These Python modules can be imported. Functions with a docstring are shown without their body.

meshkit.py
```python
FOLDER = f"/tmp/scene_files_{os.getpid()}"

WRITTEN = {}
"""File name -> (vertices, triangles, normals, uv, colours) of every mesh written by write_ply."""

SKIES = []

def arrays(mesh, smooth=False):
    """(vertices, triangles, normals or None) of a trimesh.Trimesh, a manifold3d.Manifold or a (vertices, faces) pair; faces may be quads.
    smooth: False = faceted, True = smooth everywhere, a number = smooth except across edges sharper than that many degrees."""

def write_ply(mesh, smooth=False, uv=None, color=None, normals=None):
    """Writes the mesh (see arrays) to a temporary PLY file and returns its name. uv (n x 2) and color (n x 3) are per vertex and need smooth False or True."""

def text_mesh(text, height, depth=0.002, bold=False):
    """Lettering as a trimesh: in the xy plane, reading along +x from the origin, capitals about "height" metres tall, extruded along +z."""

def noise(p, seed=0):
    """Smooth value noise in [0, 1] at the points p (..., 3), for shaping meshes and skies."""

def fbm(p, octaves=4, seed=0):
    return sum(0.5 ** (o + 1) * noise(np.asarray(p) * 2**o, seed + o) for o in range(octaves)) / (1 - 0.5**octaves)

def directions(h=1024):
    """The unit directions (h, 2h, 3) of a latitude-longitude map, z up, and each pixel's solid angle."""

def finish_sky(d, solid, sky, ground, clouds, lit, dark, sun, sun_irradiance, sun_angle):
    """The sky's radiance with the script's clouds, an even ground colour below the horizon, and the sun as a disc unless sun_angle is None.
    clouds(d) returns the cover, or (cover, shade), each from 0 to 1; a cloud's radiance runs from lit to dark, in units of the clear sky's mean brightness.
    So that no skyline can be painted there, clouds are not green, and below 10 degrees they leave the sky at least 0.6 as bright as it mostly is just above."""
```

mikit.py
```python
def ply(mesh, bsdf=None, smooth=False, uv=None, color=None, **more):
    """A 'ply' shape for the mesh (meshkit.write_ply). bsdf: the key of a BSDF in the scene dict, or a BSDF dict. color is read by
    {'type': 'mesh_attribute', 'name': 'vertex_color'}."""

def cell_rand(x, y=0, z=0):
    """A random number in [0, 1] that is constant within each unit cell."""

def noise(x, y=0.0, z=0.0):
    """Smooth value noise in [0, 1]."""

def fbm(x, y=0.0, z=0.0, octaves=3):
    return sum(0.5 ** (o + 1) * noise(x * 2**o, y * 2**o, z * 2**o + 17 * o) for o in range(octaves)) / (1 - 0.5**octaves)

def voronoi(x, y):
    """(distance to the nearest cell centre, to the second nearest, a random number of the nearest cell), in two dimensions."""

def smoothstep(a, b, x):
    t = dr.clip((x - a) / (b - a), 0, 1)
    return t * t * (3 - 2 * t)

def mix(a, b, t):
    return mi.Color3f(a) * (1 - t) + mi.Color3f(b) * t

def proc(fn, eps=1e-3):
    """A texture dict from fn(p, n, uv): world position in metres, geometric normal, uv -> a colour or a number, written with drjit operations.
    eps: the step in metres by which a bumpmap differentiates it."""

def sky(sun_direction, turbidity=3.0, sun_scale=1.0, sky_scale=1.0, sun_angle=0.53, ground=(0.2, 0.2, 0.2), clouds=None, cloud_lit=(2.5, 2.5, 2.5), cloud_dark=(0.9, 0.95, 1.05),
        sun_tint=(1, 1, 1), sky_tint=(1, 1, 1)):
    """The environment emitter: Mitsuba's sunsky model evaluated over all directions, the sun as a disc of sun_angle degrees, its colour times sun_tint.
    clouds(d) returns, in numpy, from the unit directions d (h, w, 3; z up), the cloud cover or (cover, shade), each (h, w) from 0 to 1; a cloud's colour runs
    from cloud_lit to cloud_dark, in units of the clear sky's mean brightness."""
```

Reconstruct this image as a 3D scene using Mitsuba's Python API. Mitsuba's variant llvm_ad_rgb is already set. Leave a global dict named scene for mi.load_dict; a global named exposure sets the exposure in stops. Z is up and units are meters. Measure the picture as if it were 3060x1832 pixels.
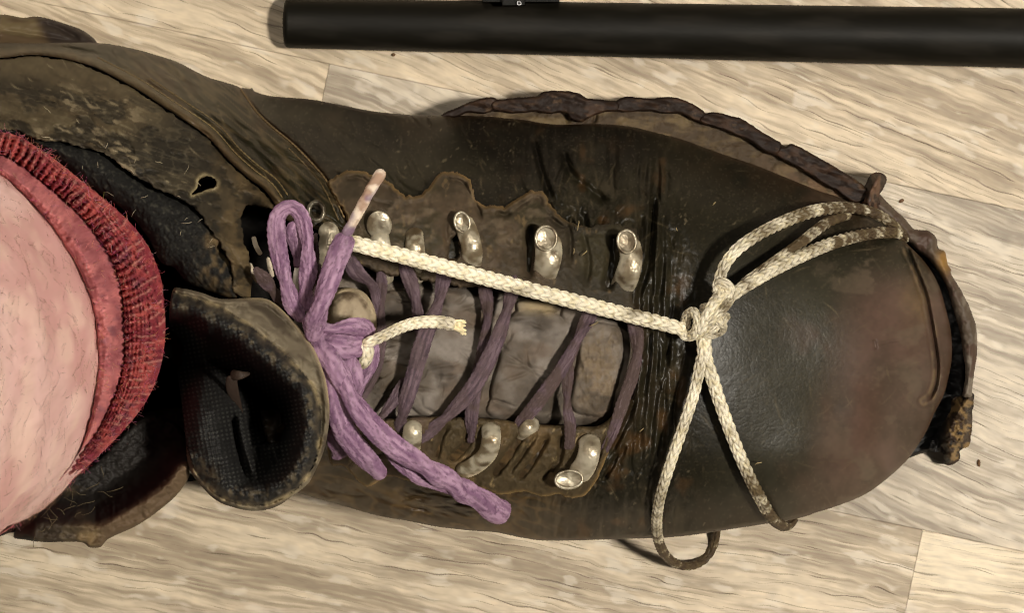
import math, random
import numpy as np, trimesh, shapely
import drjit as dr
import mitsuba as mi
import mikit, meshkit
from scipy.spatial import Delaunay, cKDTree
from scipy.interpolate import RBFInterpolator

T = mi.ScalarTransform4f
rng = np.random.default_rng(7)
scene, labels = {}, {}
# ------------------------------------------------------------------ camera, light, exposure
H = 0.80                       # camera height above the floor, looking straight down
K = 0.0921e-3                  # metres on the floor per pixel of the full-size photograph
FOV = 2 * math.degrees(math.atan(1530 * K / H))
scene['camera'] = {'type': 'perspective', 'fov': FOV, 'fov_axis': 'x', 'near_clip': 0.05, 'far_clip': 20.0,
                   'to_world': T().look_at(origin=[0, 0, H], target=[0, 0, 0], up=[0, 1, 0])}
exposure = 0.0
scene['room_light'] = {'type': 'constant', 'radiance': {'type': 'rgb', 'value': [0.07, 0.066, 0.059]}}


def lamp(key, pos, radius, rgb, label):
    d = -np.array(pos, float)
    scene[key] = {'type': 'disk', 'to_world': T().look_at(origin=list(pos), target=[0, 0, 0.05], up=[0, 1, 0.01]) @ T().scale(radius),
                  'emitter': {'type': 'area', 'radiance': {'type': 'rgb', 'value': list(rgb)}}}
    labels[key] = {'label': label, 'category': 'lamp'}


lamp('ceiling_lamp', (0.66, -0.06, 1.75), 0.075, (690, 645, 572), 'warm round ceiling lamp above the floor beyond the toe of the boot')
lamp('ceiling_lamp_001', (-0.25, 0.75, 1.75), 0.15, (30, 27.5, 24), 'dimmer round ceiling lamp above the black tube behind the heel')


# ------------------------------------------------------------------ helpers
def lin(r, g, b):
    c = np.array([r, g, b], float) / 255
    return np.where(c <= 0.04045, c / 12.92, ((c + 0.055) / 1.055) ** 2.4)


def P(u, v, z):
    """World point at height z (mm) over the floor."""
    z = np.asarray(z, float) * 1e-3
    s = K * (H - z) / H
    return np.stack(np.broadcast_arrays((np.asarray(u, float) - 1530) * s, -(np.asarray(v, float) - 916) * s, z), -1)


def px(z):
    return K * (H - z * 1e-3) / H


def nz(u, v, su, sv=None, octv=3, seed=0, ang=0.0):
    sv = sv or su
    a = math.radians(ang)
    x, y = u * math.cos(a) + v * math.sin(a), -u * math.sin(a) + v * math.cos(a)
    return meshkit.fbm(np.stack([x / su, y / sv, np.zeros_like(x) + seed * 7.3], -1), octv, seed)


def ridge(u, v, su, sv=None, octv=2, seed=0, ang=0.0, k=3.0):
    return np.clip(1 - k * np.abs(2 * nz(u, v, su, sv, octv, seed, ang) - 1), 0, 1)


def sst(a, b, x):
    t = np.clip((x - a) / (b - a), 0, 1)
    return t * t * (3 - 2 * t)


def cr(pts, n=8, closed=False):
    """Catmull-Rom through the points."""
    p = np.asarray(pts, float)
    q = np.vstack([p[-1], p, p[0], p[1]]) if closed else np.vstack([2 * p[0] - p[1], p, 2 * p[-1] - p[-2]])
    out = []
    t = np.linspace(0, 1, n, endpoint=False)[:, None]
    for i in range(len(q) - 3):
        a, b, c, d = q[i:i + 4]
        out.append(0.5 * (2 * b + (c - a) * t + (2 * a - 5 * b + 4 * c - d) * t ** 2 + (3 * b - a - 3 * c + d) * t ** 3))
    out = np.vstack(out)
    return out if closed else np.vstack([out, p[-1:]])


def resample(p, step, closed=False):
    if closed:
        p = np.vstack([p, p[:1]])
    s = np.r_[0, np.cumsum(np.linalg.norm(np.diff(p[:, :2], axis=0), axis=1))]
    keep = np.r_[True, np.diff(s) > 1e-9]
    s, p = s[keep], p[keep]
    n = max(int(round(s[-1] / step)), 3)
    t = np.linspace(0, s[-1], n + 1)
    q = np.stack([np.interp(t, s, p[:, k]) for k in range(p.shape[1])], -1)
    return q[:-1] if closed else q


def dline(u, v, pts, reach):
    """(distance to the polyline, position along it 0..1) for points nearer than reach, else a large number."""
    pts = np.asarray(pts, float)
    D, Tt = np.full(u.shape, 1e4), np.zeros(u.shape)
    seg = np.linalg.norm(np.diff(pts, axis=0), axis=1)
    s0 = np.r_[0, np.cumsum(seg)]
    m = (u > pts[:, 0].min() - reach) & (u < pts[:, 0].max() + reach) & (v > pts[:, 1].min() - reach) & (v < pts[:, 1].max() + reach)
    if not m.any():
        return D, Tt
    uu, vv = u[m], v[m]
    best, bt = np.full(uu.shape, 1e4), np.zeros(uu.shape)
    for i in range(len(seg)):
        a, b = pts[i], pts[i + 1]
        w = b - a
        t = np.clip(((uu - a[0]) * w[0] + (vv - a[1]) * w[1]) / max(seg[i] ** 2, 1e-9), 0, 1)
        d = np.hypot(uu - a[0] - t * w[0], vv - a[1] - t * w[1])
        c = d < best
        best = np.where(c, d, best)
        bt = np.where(c, (s0[i] + t * seg[i]) / s0[-1], bt)
    D[m], Tt[m] = best, bt
    return D, Tt


def groove(u, v, pts, w, depth, taper=0.15, wob=0.0):
    p = cr(pts, 6)
    d, t = dline(u, v, p, 4 * w)
    e = np.clip(np.minimum(t, 1 - t) / taper, 0, 1) if taper else 1.0
    return -depth * e * np.exp(-(d / w) ** 2)


def rnd(d, r, depth):
    x = 1 - np.clip(d / r, 0, 1)
    return -depth * (1 - np.sqrt(np.clip(1 - x * x, 0, 1)))


def rgb3(c, n):
    return np.tile(np.asarray(c, float), (n, 1))


def mixc(c, col, m):
    return c * (1 - m[:, None]) + np.asarray(col)[None] * m[:, None]


def patch(key, poly, zf, cf, bsdf, h=4.0, holes=(), skirt=((0, -3),), smoothpoly=True, skirt_col=None, rough=0.0, seed=1):
    """A sheet over the outline, raised to zf(u, v, d) mm (d: px to the edge), with side walls going down."""
    rings = []
    for k, r in enumerate([poly, *holes]):
        r = np.asarray(r, float)
        if smoothpoly:
            r = cr(r, 6, True)
        r = resample(r, h, True)
        if rough:
            s = np.arange(len(r)) * h
            n1 = meshkit.fbm(np.stack([r[:, 0] / 26, r[:, 1] / 26, s * 0 + seed], -1), 3, seed) - 0.5
            n2 = meshkit.fbm(np.stack([r[:, 0] / 26, r[:, 1] / 26, s * 0 + seed + 9], -1), 3, seed + 5) - 0.5
            n3 = meshkit.noise(np.stack([r[:, 0] / 9, r[:, 1] / 9, s * 0 + seed], -1), seed + 7) - .5
            r = r + np.stack([n1 + .4 * n3, n2 - .4 * n3], -1) * 2 * rough
        rings.append(r)
    pg = shapely.Polygon(rings[0], rings[1:]).buffer(0)
    b = np.vstack(rings)
    x0, y0 = b.min(0)
    x1, y1 = b.max(0)
    gx, gy = np.meshgrid(np.arange(x0, x1, h), np.arange(y0, y1, h * 0.866))
    gx = gx + (np.arange(gx.shape[0]) % 2)[:, None] * h / 2
    g = np.stack([gx.ravel(), gy.ravel()], -1)
    inner = pg.buffer(-0.45 * h)
    shapely.prepare(inner)
    g = g[shapely.contains_xy(inner, g[:, 0], g[:, 1])]
    pts = np.vstack([b, g])
    tri = Delaunay(pts).simplices
    c = pts[tri].mean(1)
    pg2 = pg.buffer(0.02)
    shapely.prepare(pg2)
    tri = tri[shapely.contains_xy(pg2, c[:, 0], c[:, 1])]
    q = pts[tri]
    area = (q[:, 1, 0] - q[:, 0, 0]) * (q[:, 2, 1] - q[:, 0, 1]) - (q[:, 2, 0] - q[:, 0, 0]) * (q[:, 1, 1] - q[:, 0, 1])
    tri = np.where((area > 0)[:, None], tri[:, ::-1], tri)
    d = cKDTree(b).query(pts)[0]
    d[:len(b)] = 0
    u, v = pts[:, 0], pts[:, 1]
    z = zf(u, v, d)
    col = cf(u, v, d, z)
    V, F, C = [P(u, v, z)], [tri], [col]
    base, off = 0, len(pts)
    for r in rings:
        n = len(r)
        t = np.roll(r, -3, 0) - np.roll(r, 3, 0)
        nrm = np.stack([t[:, 1], -t[:, 0]], -1) / np.maximum(np.linalg.norm(t, axis=1), 1e-9)[:, None]
        if shapely.Polygon(r).exterior.is_ccw:
            nrm = -nrm
        zz, cc = z[base:base + n], col[base:base + n]
        if skirt_col is not None:
            cc = rgb3(skirt_col, n)
        lay = [(r, zz)]
        for inset, dz in skirt:
            zn = np.full(n, float(dz[0])) if isinstance(dz, tuple) else zz + dz
            lay.append((r + nrm * inset, np.minimum(zn, zz)))
        for p2, z2 in lay:
            V.append(P(p2[:, 0], p2[:, 1], z2))
            C.append(cc)
        i = np.arange(n)
        j = (i + 1) % n
        for k in range(len(lay) - 1):
            a, e = off + k * n, off + (k + 1) * n
            F.append(np.stack([a + i, e + i, e + j], 1))
            F.append(np.stack([a + i, e + j, a + j], 1))
        off += len(lay) * n
        base += n
    m = trimesh.Trimesh(np.vstack(V), np.vstack(F), process=False)
    scene[key] = mikit.ply(m, bsdf, smooth=True, color=np.clip(np.vstack(C), 0, 1))
    return pg


def sweep(path, rad, nang=16, step=4.0, flat=1.0, disp=None, caps=True, twist=0.0, smooth=8):
    """Tube along path [(u, v, z mm)], rad in px (number or list along the path); disp(s, theta) in px. Returns vertices, faces, s, theta."""
    path = np.asarray(path, float)
    r0 = np.broadcast_to(np.asarray(rad, float), (len(path),)) if np.ndim(rad) == 0 else np.asarray(rad, float)
    p = cr(np.column_stack([path, r0]), smooth)
    w = P(p[:, 0], p[:, 1], p[:, 2])
    q = np.column_stack([w, p[:, 3] * px(p[:, 2])])
    s = np.r_[0, np.cumsum(np.linalg.norm(np.diff(w, axis=0), axis=1))]
    n = max(int(s[-1] / (step * K)), 4)
    t = np.linspace(0, s[-1], n + 1)
    q = np.stack([np.interp(t, s, q[:, k]) for k in range(4)], -1)
    for _ in range(2):
        q[1:-1] = (q[:-2] + 2 * q[1:-1] + q[2:]) / 4
    c, r = q[:, :3], q[:, 3]
    tan = np.gradient(c, axis=0)
    tan /= np.linalg.norm(tan, axis=1, keepdims=True)
    up = np.array([0, 0, 1.0])
    nrm = np.zeros_like(c)
    prev = up - tan[0] * (up @ tan[0])
    if np.linalg.norm(prev) < 0.2:
        prev = np.array([1.0, 0, 0]) - tan[0] * tan[0][0]
    prev /= np.linalg.norm(prev)
    for i in range(len(c)):
        prev = prev - tan[i] * (prev @ tan[i])
        prev /= np.linalg.norm(prev)
        nrm[i] = prev
    bi = np.cross(tan, nrm)
    th = np.linspace(0, 2 * math.pi, nang, endpoint=False)
    S, TH = np.meshgrid(t / K, th, indexing='ij')
    R = np.tile(r[:, None], (1, nang))
    if disp is not None:
        R = R + disp(S, TH) * K * 0.9
    if caps:
        e = np.minimum(t, t[-1] - t) / np.maximum(r, 1e-9)
        R = R * np.sqrt(np.clip(1 - (1 - np.clip(e, 0, 1)) ** 2, 0.0, 1))[:, None]
    ang = TH + twist * S
    V = c[:, None] + R[..., None] * (np.cos(TH)[..., None] * nrm[:, None] * flat + np.sin(TH)[..., None] * bi[:, None])
    m, a = len(c), nang
    i, j = np.meshgrid(np.arange(m - 1), np.arange(a), indexing='ij')
    j2 = (j + 1) % a
    f = np.stack([i * a + j, i * a + j2, (i + 1) * a + j2, (i + 1) * a + j], -1).reshape(-1, 4)
    F = np.vstack([f[:, [0, 1, 2]], f[:, [0, 2, 3]]])
    return V.reshape(-1, 3), F, S.ravel(), TH.ravel()


class Build:
    def __init__(self):
        self.V, self.F, self.C, self.n = [], [], [], 0

    def add(self, V, F, C):
        self.V.append(V)
        self.F.append(F + self.n)
        self.C.append(np.broadcast_to(C, V.shape))
        self.n += len(V)

    def done(self, key, bsdf):
        m = trimesh.Trimesh(np.vstack(self.V), np.vstack(self.F), process=False)
        scene[key] = mikit.ply(m, bsdf, smooth=True, color=np.clip(np.vstack(self.C), 0, 1))


def numbered(key):
    if key not in scene:
        return key
    k = 1
    while f'{key}_{k:03d}' in scene:
        k += 1
    return f'{key}_{k:03d}'


# ------------------------------------------------------------------ materials
VC = {'type': 'mesh_attribute', 'name': 'vertex_color'}


def mat(key, rough=0.6, spec=0.4, bump=None, scale=1.0, **kw):
    b = {'type': 'principled', 'base_color': VC, 'roughness': rough, 'specular': spec, **kw}
    if bump is not None:
        b = {'type': 'bumpmap', 'arbitrary': mikit.proc(bump, eps=1.5e-4), 'scale': scale, 'bsdf': b}
    scene[key] = {'type': 'twosided', 'bsdf': b}


def leather_bump(p, n, uv):
    x, y = p.x * 700 + p.z * 260, p.y * 700 - p.z * 310
    c = mikit.voronoi(x * 1.3, y * 1.3)
    return dr.minimum(c[1] - c[0], 0.4) * 0.6e-4 + mikit.fbm(x * 0.8, y * 0.8, 1.0, 2) * 0.8e-4


def cloth_bump(p, n, uv):
    x, y = p.x * 1500 + p.z * 500, p.y * 1500 - p.z * 600
    return mikit.fbm(x, y, 2.0, 2) * 3.5e-4


def skin_bump(p, n, uv):
    c = mikit.voronoi(p.y * 620 + p.x * 150, p.z * 300 - p.x * 420)
    return dr.minimum(c[1] - c[0], 0.35) * 1.6e-4 + mikit.fbm(p.x * 330, p.y * 330, p.z * 260, 3) * 2.2e-4


mat('leather_bsdf', 0.42, 0.28, leather_bump, 1.0)
mat('matte_leather_bsdf', 0.68, 0.25, leather_bump, 1.4)
mat('rubber_bsdf', 0.6, 0.4, leather_bump, 2.0)
mat('wet_rubber_bsdf', 0.62, 0.2, leather_bump, 0.8)
mat('textile_bsdf', 0.95, 0.15, cloth_bump, 1.0, sheen=0.25)
mat('lace_bsdf', 0.8, 0.25, cloth_bump, 0.7, sheen=0.2)
mat('cord_bsdf', 0.55, 0.4)
mat('sock_bsdf', 0.85, 0.2, cloth_bump, 0.8, sheen=0.3)
mat('skin_bsdf', 0.48, 0.38, skin_bump, 1.0)
mat('hair_bsdf', 0.5, 0.4)
mat('dull_metal_bsdf', 0.34, 0.6, leather_bump, 1.6, metallic=0.5)
mat('black_paint_bsdf', 0.5, 0.12)


def wood(angle, cream, tan, pore, shift):
    cream, tan, pore = (tuple(float(x) for x in c) for c in (cream, tan, pore))
    ca, sa = math.cos(math.radians(angle)), math.sin(math.radians(angle))

    def coords(p):
        s = (p.x * ca - p.y * sa) * 1000 + shift
        t = (p.x * sa + p.y * ca) * 1000 + shift * 0.37
        w = (mikit.fbm(s / 40, t / 20, 2.0, 2) - 0.5) * 4.5 + (s + t) * 0.012 + (mikit.noise(s / 4, t / 3, 5.0) - 0.5) * 0.7
        return s, t + w

    def line_set(s, t, per, wid, k):
        q = t / per + 0.5 * mikit.noise(s / 22, t / (per * 1.7), k) + 0.22 * mikit.noise(s / 4.5, t / 2, k + 9)
        row = dr.floor(q)
        f = dr.abs(q - row - 0.5) * per
        m = mikit.noise(s / 6.5 + row * 3.7, row * 5.31, k + 0.5) * 0.75 + 0.25 * mikit.noise(s / 60, t / 16, k + 3)
        m = mikit.smoothstep(0.45, 0.68, m)
        return m * (1 - mikit.smoothstep(0.0, wid * (0.25 + 0.75 * m), f))

    def lines(s, t):
        return line_set(s, t, 3.9, 0.30, 1.0), line_set(s + 13, t + 1.7, 1.7, 0.22, 21.0)

    def colour(p, n, uv):
        s, t = coords(p)
        broad = mikit.fbm(s / 60, t / 9, 11.0, 3)
        fine = mikit.fbm(s / 26, t / 1.9, 4.0, 3)
        mott = mikit.fbm(s / 5.0, t / 2.2, 7.0, 3)
        c = mikit.mix(cream, tan, mikit.smoothstep(0.34, 0.66, broad * 0.35 + fine * 0.4 + 0.25 * mikit.fbm(s / 12, t / 0.8, 31.0, 2)))
        c = c * (0.76 + 0.26 * mott + 0.20 * mikit.fbm(s / 2.6, t / 0.7, 9.0, 2))
        c = mikit.mix(c, (0.64, 0.57, 0.46), 0.5 * mikit.smoothstep(0.58, 0.78, mikit.fbm(s / 7, t / 3.0, 21.0, 3)))
        a, b = lines(s, t)
        return dr.clip(mikit.mix(c, pore, dr.clip(a * 0.72 + b * 0.45, 0, 0.85)), 0, 0.9)

    def height(p, n, uv):
        s, t = coords(p)
        a, b = lines(s, t)
        return -(a + b) * 5e-5 + mikit.fbm(s / 5, t / 1.8, 6.0, 2) * 9e-5

    return {'type': 'twosided', 'bsdf': {'type': 'bumpmap', 'arbitrary': mikit.proc(height, eps=1.5e-4), 'scale': 1.0,
            'bsdf': {'type': 'principled', 'base_color': mikit.proc(colour), 'roughness': 0.5, 'specular': 0.35}}}


scene['wood_warm_bsdf'] = wood(22, lin(200, 183, 156), lin(150, 133, 109), lin(92, 76, 60), 11)
scene['wood_grey_bsdf'] = wood(21, lin(192, 179, 158), lin(141, 128, 110), lin(86, 74, 62), 340)
scene['wood_pale_bsdf'] = wood(8, lin(214, 199, 172), lin(174, 157, 131), lin(96, 80, 62), 777)

scene['wood_long_bsdf'] = wood(11, lin(200, 184, 158), lin(150, 134, 111), lin(90, 75, 59), 1230)
# ------------------------------------------------------------------ floor planks
ANG = math.radians(12)
Dv, Nv = np.array([math.cos(ANG), math.sin(ANG)]), np.array([-math.sin(ANG), math.cos(ANG)])


def plank(s0, s1, n0, n1, bsdf, drop=0.0):
    g, t, ch = 0.35, 8.0, 1.1
    def ring(e, z):
        c = [(s0 + g + e, n0 + g + e), (s1 - g - e, n0 + g + e), (s1 - g - e, n1 - g - e), (s0 + g + e, n1 - g - e)]
        q = np.array([Dv * a + Nv * b for a, b in c])
        return P(q[:, 0], q[:, 1], 0.0) + [0, 0, z * 1e-3]
    V = np.vstack([ring(ch, -drop), ring(0, -0.07 - drop), ring(0, -t)])
    F = [[0, 3, 2], [0, 2, 1]]
    for k in (0, 4):
        for i in range(4):
            j = (i + 1) % 4
            F += [[k + i, k + j, k + 4 + j], [k + i, k + 4 + j, k + 4 + i]]
    F += [[8, 9, 10], [8, 10, 11]]
    key = numbered('floor__plank')
    scene[key] = mikit.ply(trimesh.Trimesh(V, np.array(F), process=False), bsdf)


cs = lambda u, v: float(Dv @ [u, v])
e1, e2 = cs(985, 190), cs(2757, 1585)
plank(-3200, e1 + 2400, -1015, -19, 'wood_warm_bsdf')
plank(e1 + 2400, 6000, -1015, -19, 'wood_grey_bsdf')
plank(-3200, e1, -19, 977, 'wood_warm_bsdf')
plank(e1, 6000, -19, 977, 'wood_grey_bsdf')
plank(-3200, e2, 977, 1973, 'wood_long_bsdf')
plank(e2, 6000, 977, 1973, 'wood_pale_bsdf')
plank(-3200, 6000, -3000, -1015, 'wood_grey_bsdf')
plank(-3200, 6000, 1973, 4000, 'wood_grey_bsdf')
V = np.array([[-.8, -.8, -.0085], [.8, -.8, -.0085], [.8, .8, -.0085], [-.8, .8, -.0085]])
scene['floor__underlay'] = mikit.ply(trimesh.Trimesh(V, [[0, 1, 2], [0, 2, 3]], process=False), {'type': 'diffuse', 'reflectance': {'type': 'rgb', 'value': [.05, .04, .03]}})
labels['floor'] = {'label': 'pale oak laminate floor with brown grain', 'kind': 'structure'}

# ------------------------------------------------------------------ black tube
tb = Build()
BLK = lin(19, 17, 12)
pa, pb = np.array([866, 68, 7.4]), np.array([3500, 122, 9.6])
L = np.linspace(0, 1, 30)[:, None]
pth = pa + (pb - pa) * L
Vv, Ff, S, TH = sweep(pth, np.linspace(74, 92, 30), 56, 10, caps=False)
nt = meshkit.fbm(Vv * [60, 300, 300], 4, 5)
tb.add(Vv, Ff, mixc(rgb3(BLK, len(Vv)), lin(34, 31, 26), .7 * sst(.45, .7, nt)))
# domed plug in the open end
c0, r0, ax = P(*pa), 74 * px(7.4), P(*pb) - P(*pa)
ax /= np.linalg.norm(ax)
nn = np.array([0, 0, 1.0]); nn -= ax * (nn @ ax); nn /= np.linalg.norm(nn); bb = np.cross(ax, nn)
prof = [(1.0, 0.0), (0.995, -.0004), (0.97, -.0009), (.9, -.0013), (.5, -.0017), (0.001, -.0018)]
th = np.linspace(0, 2 * math.pi, 56, endpoint=False)
Vp = np.vstack([c0 + r0 * a * (np.cos(th)[:, None] * nn + np.sin(th)[:, None] * bb) + ax * b for a, b in prof])
i, j = np.meshgrid(np.arange(len(prof) - 1), np.arange(56), indexing='ij')
f = np.stack([i * 56 + j, (i + 1) * 56 + j, (i + 1) * 56 + (j + 1) % 56, i * 56 + (j + 1) % 56], -1).reshape(-1, 4)
pl = Build(); pl.add(Vp, np.vstack([f[:, [0, 1, 2]], f[:, [0, 2, 3]]]), BLK)
tb.done('tube__pipe', 'black_paint_bsdf')
pl.done('tube__end_plug', 'black_paint_bsdf')


def boxmesh(u0, u1, v0, v1, z0, z1, bev=3.0):
    zt = (z0, z1 - bev * .1, z1)
    V = []
    for z, e in zip(zt, (0, 0, bev)):
        for a, b in ((u0 + e, v0 + e), (u1 - e, v0 + e), (u1 - e, v1 - e), (u0 + e, v1 - e)):
            V.append(P(a, b, z))
    F = [[8, 11, 10], [8, 10, 9]]
    for k in (0, 4):
        for i in range(4):
            jj = (i + 1) % 4
            F += [[k + i, k + jj, k + 4 + jj], [k + i, k + 4 + jj, k + 4 + i]]
    return np.array(V), np.array(F)


br = Build()
br.add(*boxmesh(1441, 1672, -120, 6, 0.4, 18), lin(16, 15, 12))
br.add(*boxmesh(1500, 1570, -100, 16, 2, 20), lin(18, 17, 14))
br.done('tube__bracket', 'black_paint_bsdf')
sc = Build()
a_, b_, _, _ = sweep([(1551, 8, 19.5), (1551, 8, 21.2)], 7, 12, 1, caps=False, smooth=2)
sc.add(a_, b_, lin(150, 150, 150))
th = np.linspace(0, 2 * math.pi, 12, endpoint=False)
cap = np.vstack([P(1551 + 7 * np.cos(th), 8 + 7 * np.sin(th), 21.2), P(1551 + 3 * np.cos(th), 8 + 3 * np.sin(th), 21.3), P(1551 + 2.6 * np.cos(th), 8 + 2.6 * np.sin(th), 20.2), [P(1551, 8, 20.2)]])
fc = []
for k in (0, 12):
    for i in range(12):
        jj = (i + 1) % 12
        fc += [[k + i, k + jj, k + 12 + jj], [k + i, k + 12 + jj, k + 12 + i]]
fc += [[24 + i, 24 + (i + 1) % 12, 36] for i in range(12)]
sc.add(cap, np.array(fc), lin(160, 160, 160))
sc.done('tube__screw', 'dull_metal_bsdf')
labels['tube'] = {'label': 'black metal tube with rounded end lying along the floor above the boot', 'category': 'tube'}

# ------------------------------------------------------------------ boot: overall form (height of the upper in mm)
ctrl = [  # u, v, z
    (1333, 344, 25), (1554, 356, 24), (1790, 368, 24), (2049, 420, 24), (2268, 497, 24), (2504, 585, 23), (2680, 679, 22), (2781, 807, 21),
    (2841, 989, 21), (2838, 1110, 21), (2767, 1292, 23), (2710, 1377, 25), (2580, 1481, 31), (2370, 1553, 36), (2160, 1586, 37), (2024, 1605, 38),
    (1852, 1611, 39), (1642, 1617, 41), (1481, 1592, 43), (1306, 1577, 46), (1130, 1542, 50), (1003, 1506, 54), (897, 1476, 56),
    (1554, 440, 42), (1790, 450, 43), (2049, 500, 42), (2268, 580, 42), (2504, 680, 38), (2650, 790, 37), (2740, 980, 38), (2740, 1120, 38), (2660, 1300, 40),
    (2580, 1400, 43), (2370, 1470, 50), (2160, 1500, 51), (1852, 1530, 54), (1642, 1530, 57), (1481, 1510, 60), (1306, 1490, 63),
    (2350, 1000, 60), (2560, 1000, 53), (2500, 1220, 53), (2200, 1000, 65), (2020, 900, 68), (1980, 1250, 66), (2300, 1300, 60), (1900, 620, 61), (2150, 760, 62), (2350, 800, 57),
    (1650, 560, 60), (1900, 820, 71), (1500, 700, 76), (1700, 760, 73), (1500, 1350, 73), (1750, 1350, 69), (1150, 650, 86), (1000, 620, 92), (1000, 1330, 84), (1230, 1350, 79),
    (1300, 480, 64), (1185, 339, 36), (926, 296, 40), (722, 262, 42), (531, 185, 44), (401, 145, 44), (289, 127, 42), (0, 130, 44), (-120, 130, 44),
    (1000, 440, 70), (800, 400, 76), (600, 320, 78), (700, 560, 106), (420, 250, 80), (200, 220, 82), (0, 210, 80), (-120, 210, 80),
    (300, 330, 108), (400, 470, 122), (0, 300, 104), (-120, 300, 104), (100, 400, 122), (0, 395, 122), (300, 460, 125), (560, 610, 126), (700, 720, 124), (740, 830, 121),
    (900, 900, 100), (900, 1200, 92), (1200, 1000, 88), (1500, 1050, 80), (1750, 1080, 74)]
ctrl = np.array(ctrl, float)
tps = RBFInterpolator(ctrl[:, :2] / 1000, ctrl[:, 2], kernel='thin_plate_spline', smoothing=2e-4)
gu, gv = np.arange(-160, 3000, 20.), np.arange(20, 1700, 20.)
GZ = tps(np.stack(np.meshgrid(gu, gv, indexing='ij'), -1).reshape(-1, 2) / 1000).reshape(len(gu), len(gv))
from scipy.interpolate import RectBivariateSpline
_spl = RectBivariateSpline(gu, gv, GZ)


def base(u, v):
    return _spl.ev(np.clip(u, -160, 2980), np.clip(v, 20, 1680))


DARK = lin(43, 39, 27)
OLIVE = lin(52, 47, 31)
BROWN = lin(86, 70, 50)
TAN = lin(150, 124, 88)
RED = lin(98, 72, 58)
GREY = lin(108, 100, 86)
BLACK = lin(15, 14, 13)

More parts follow.
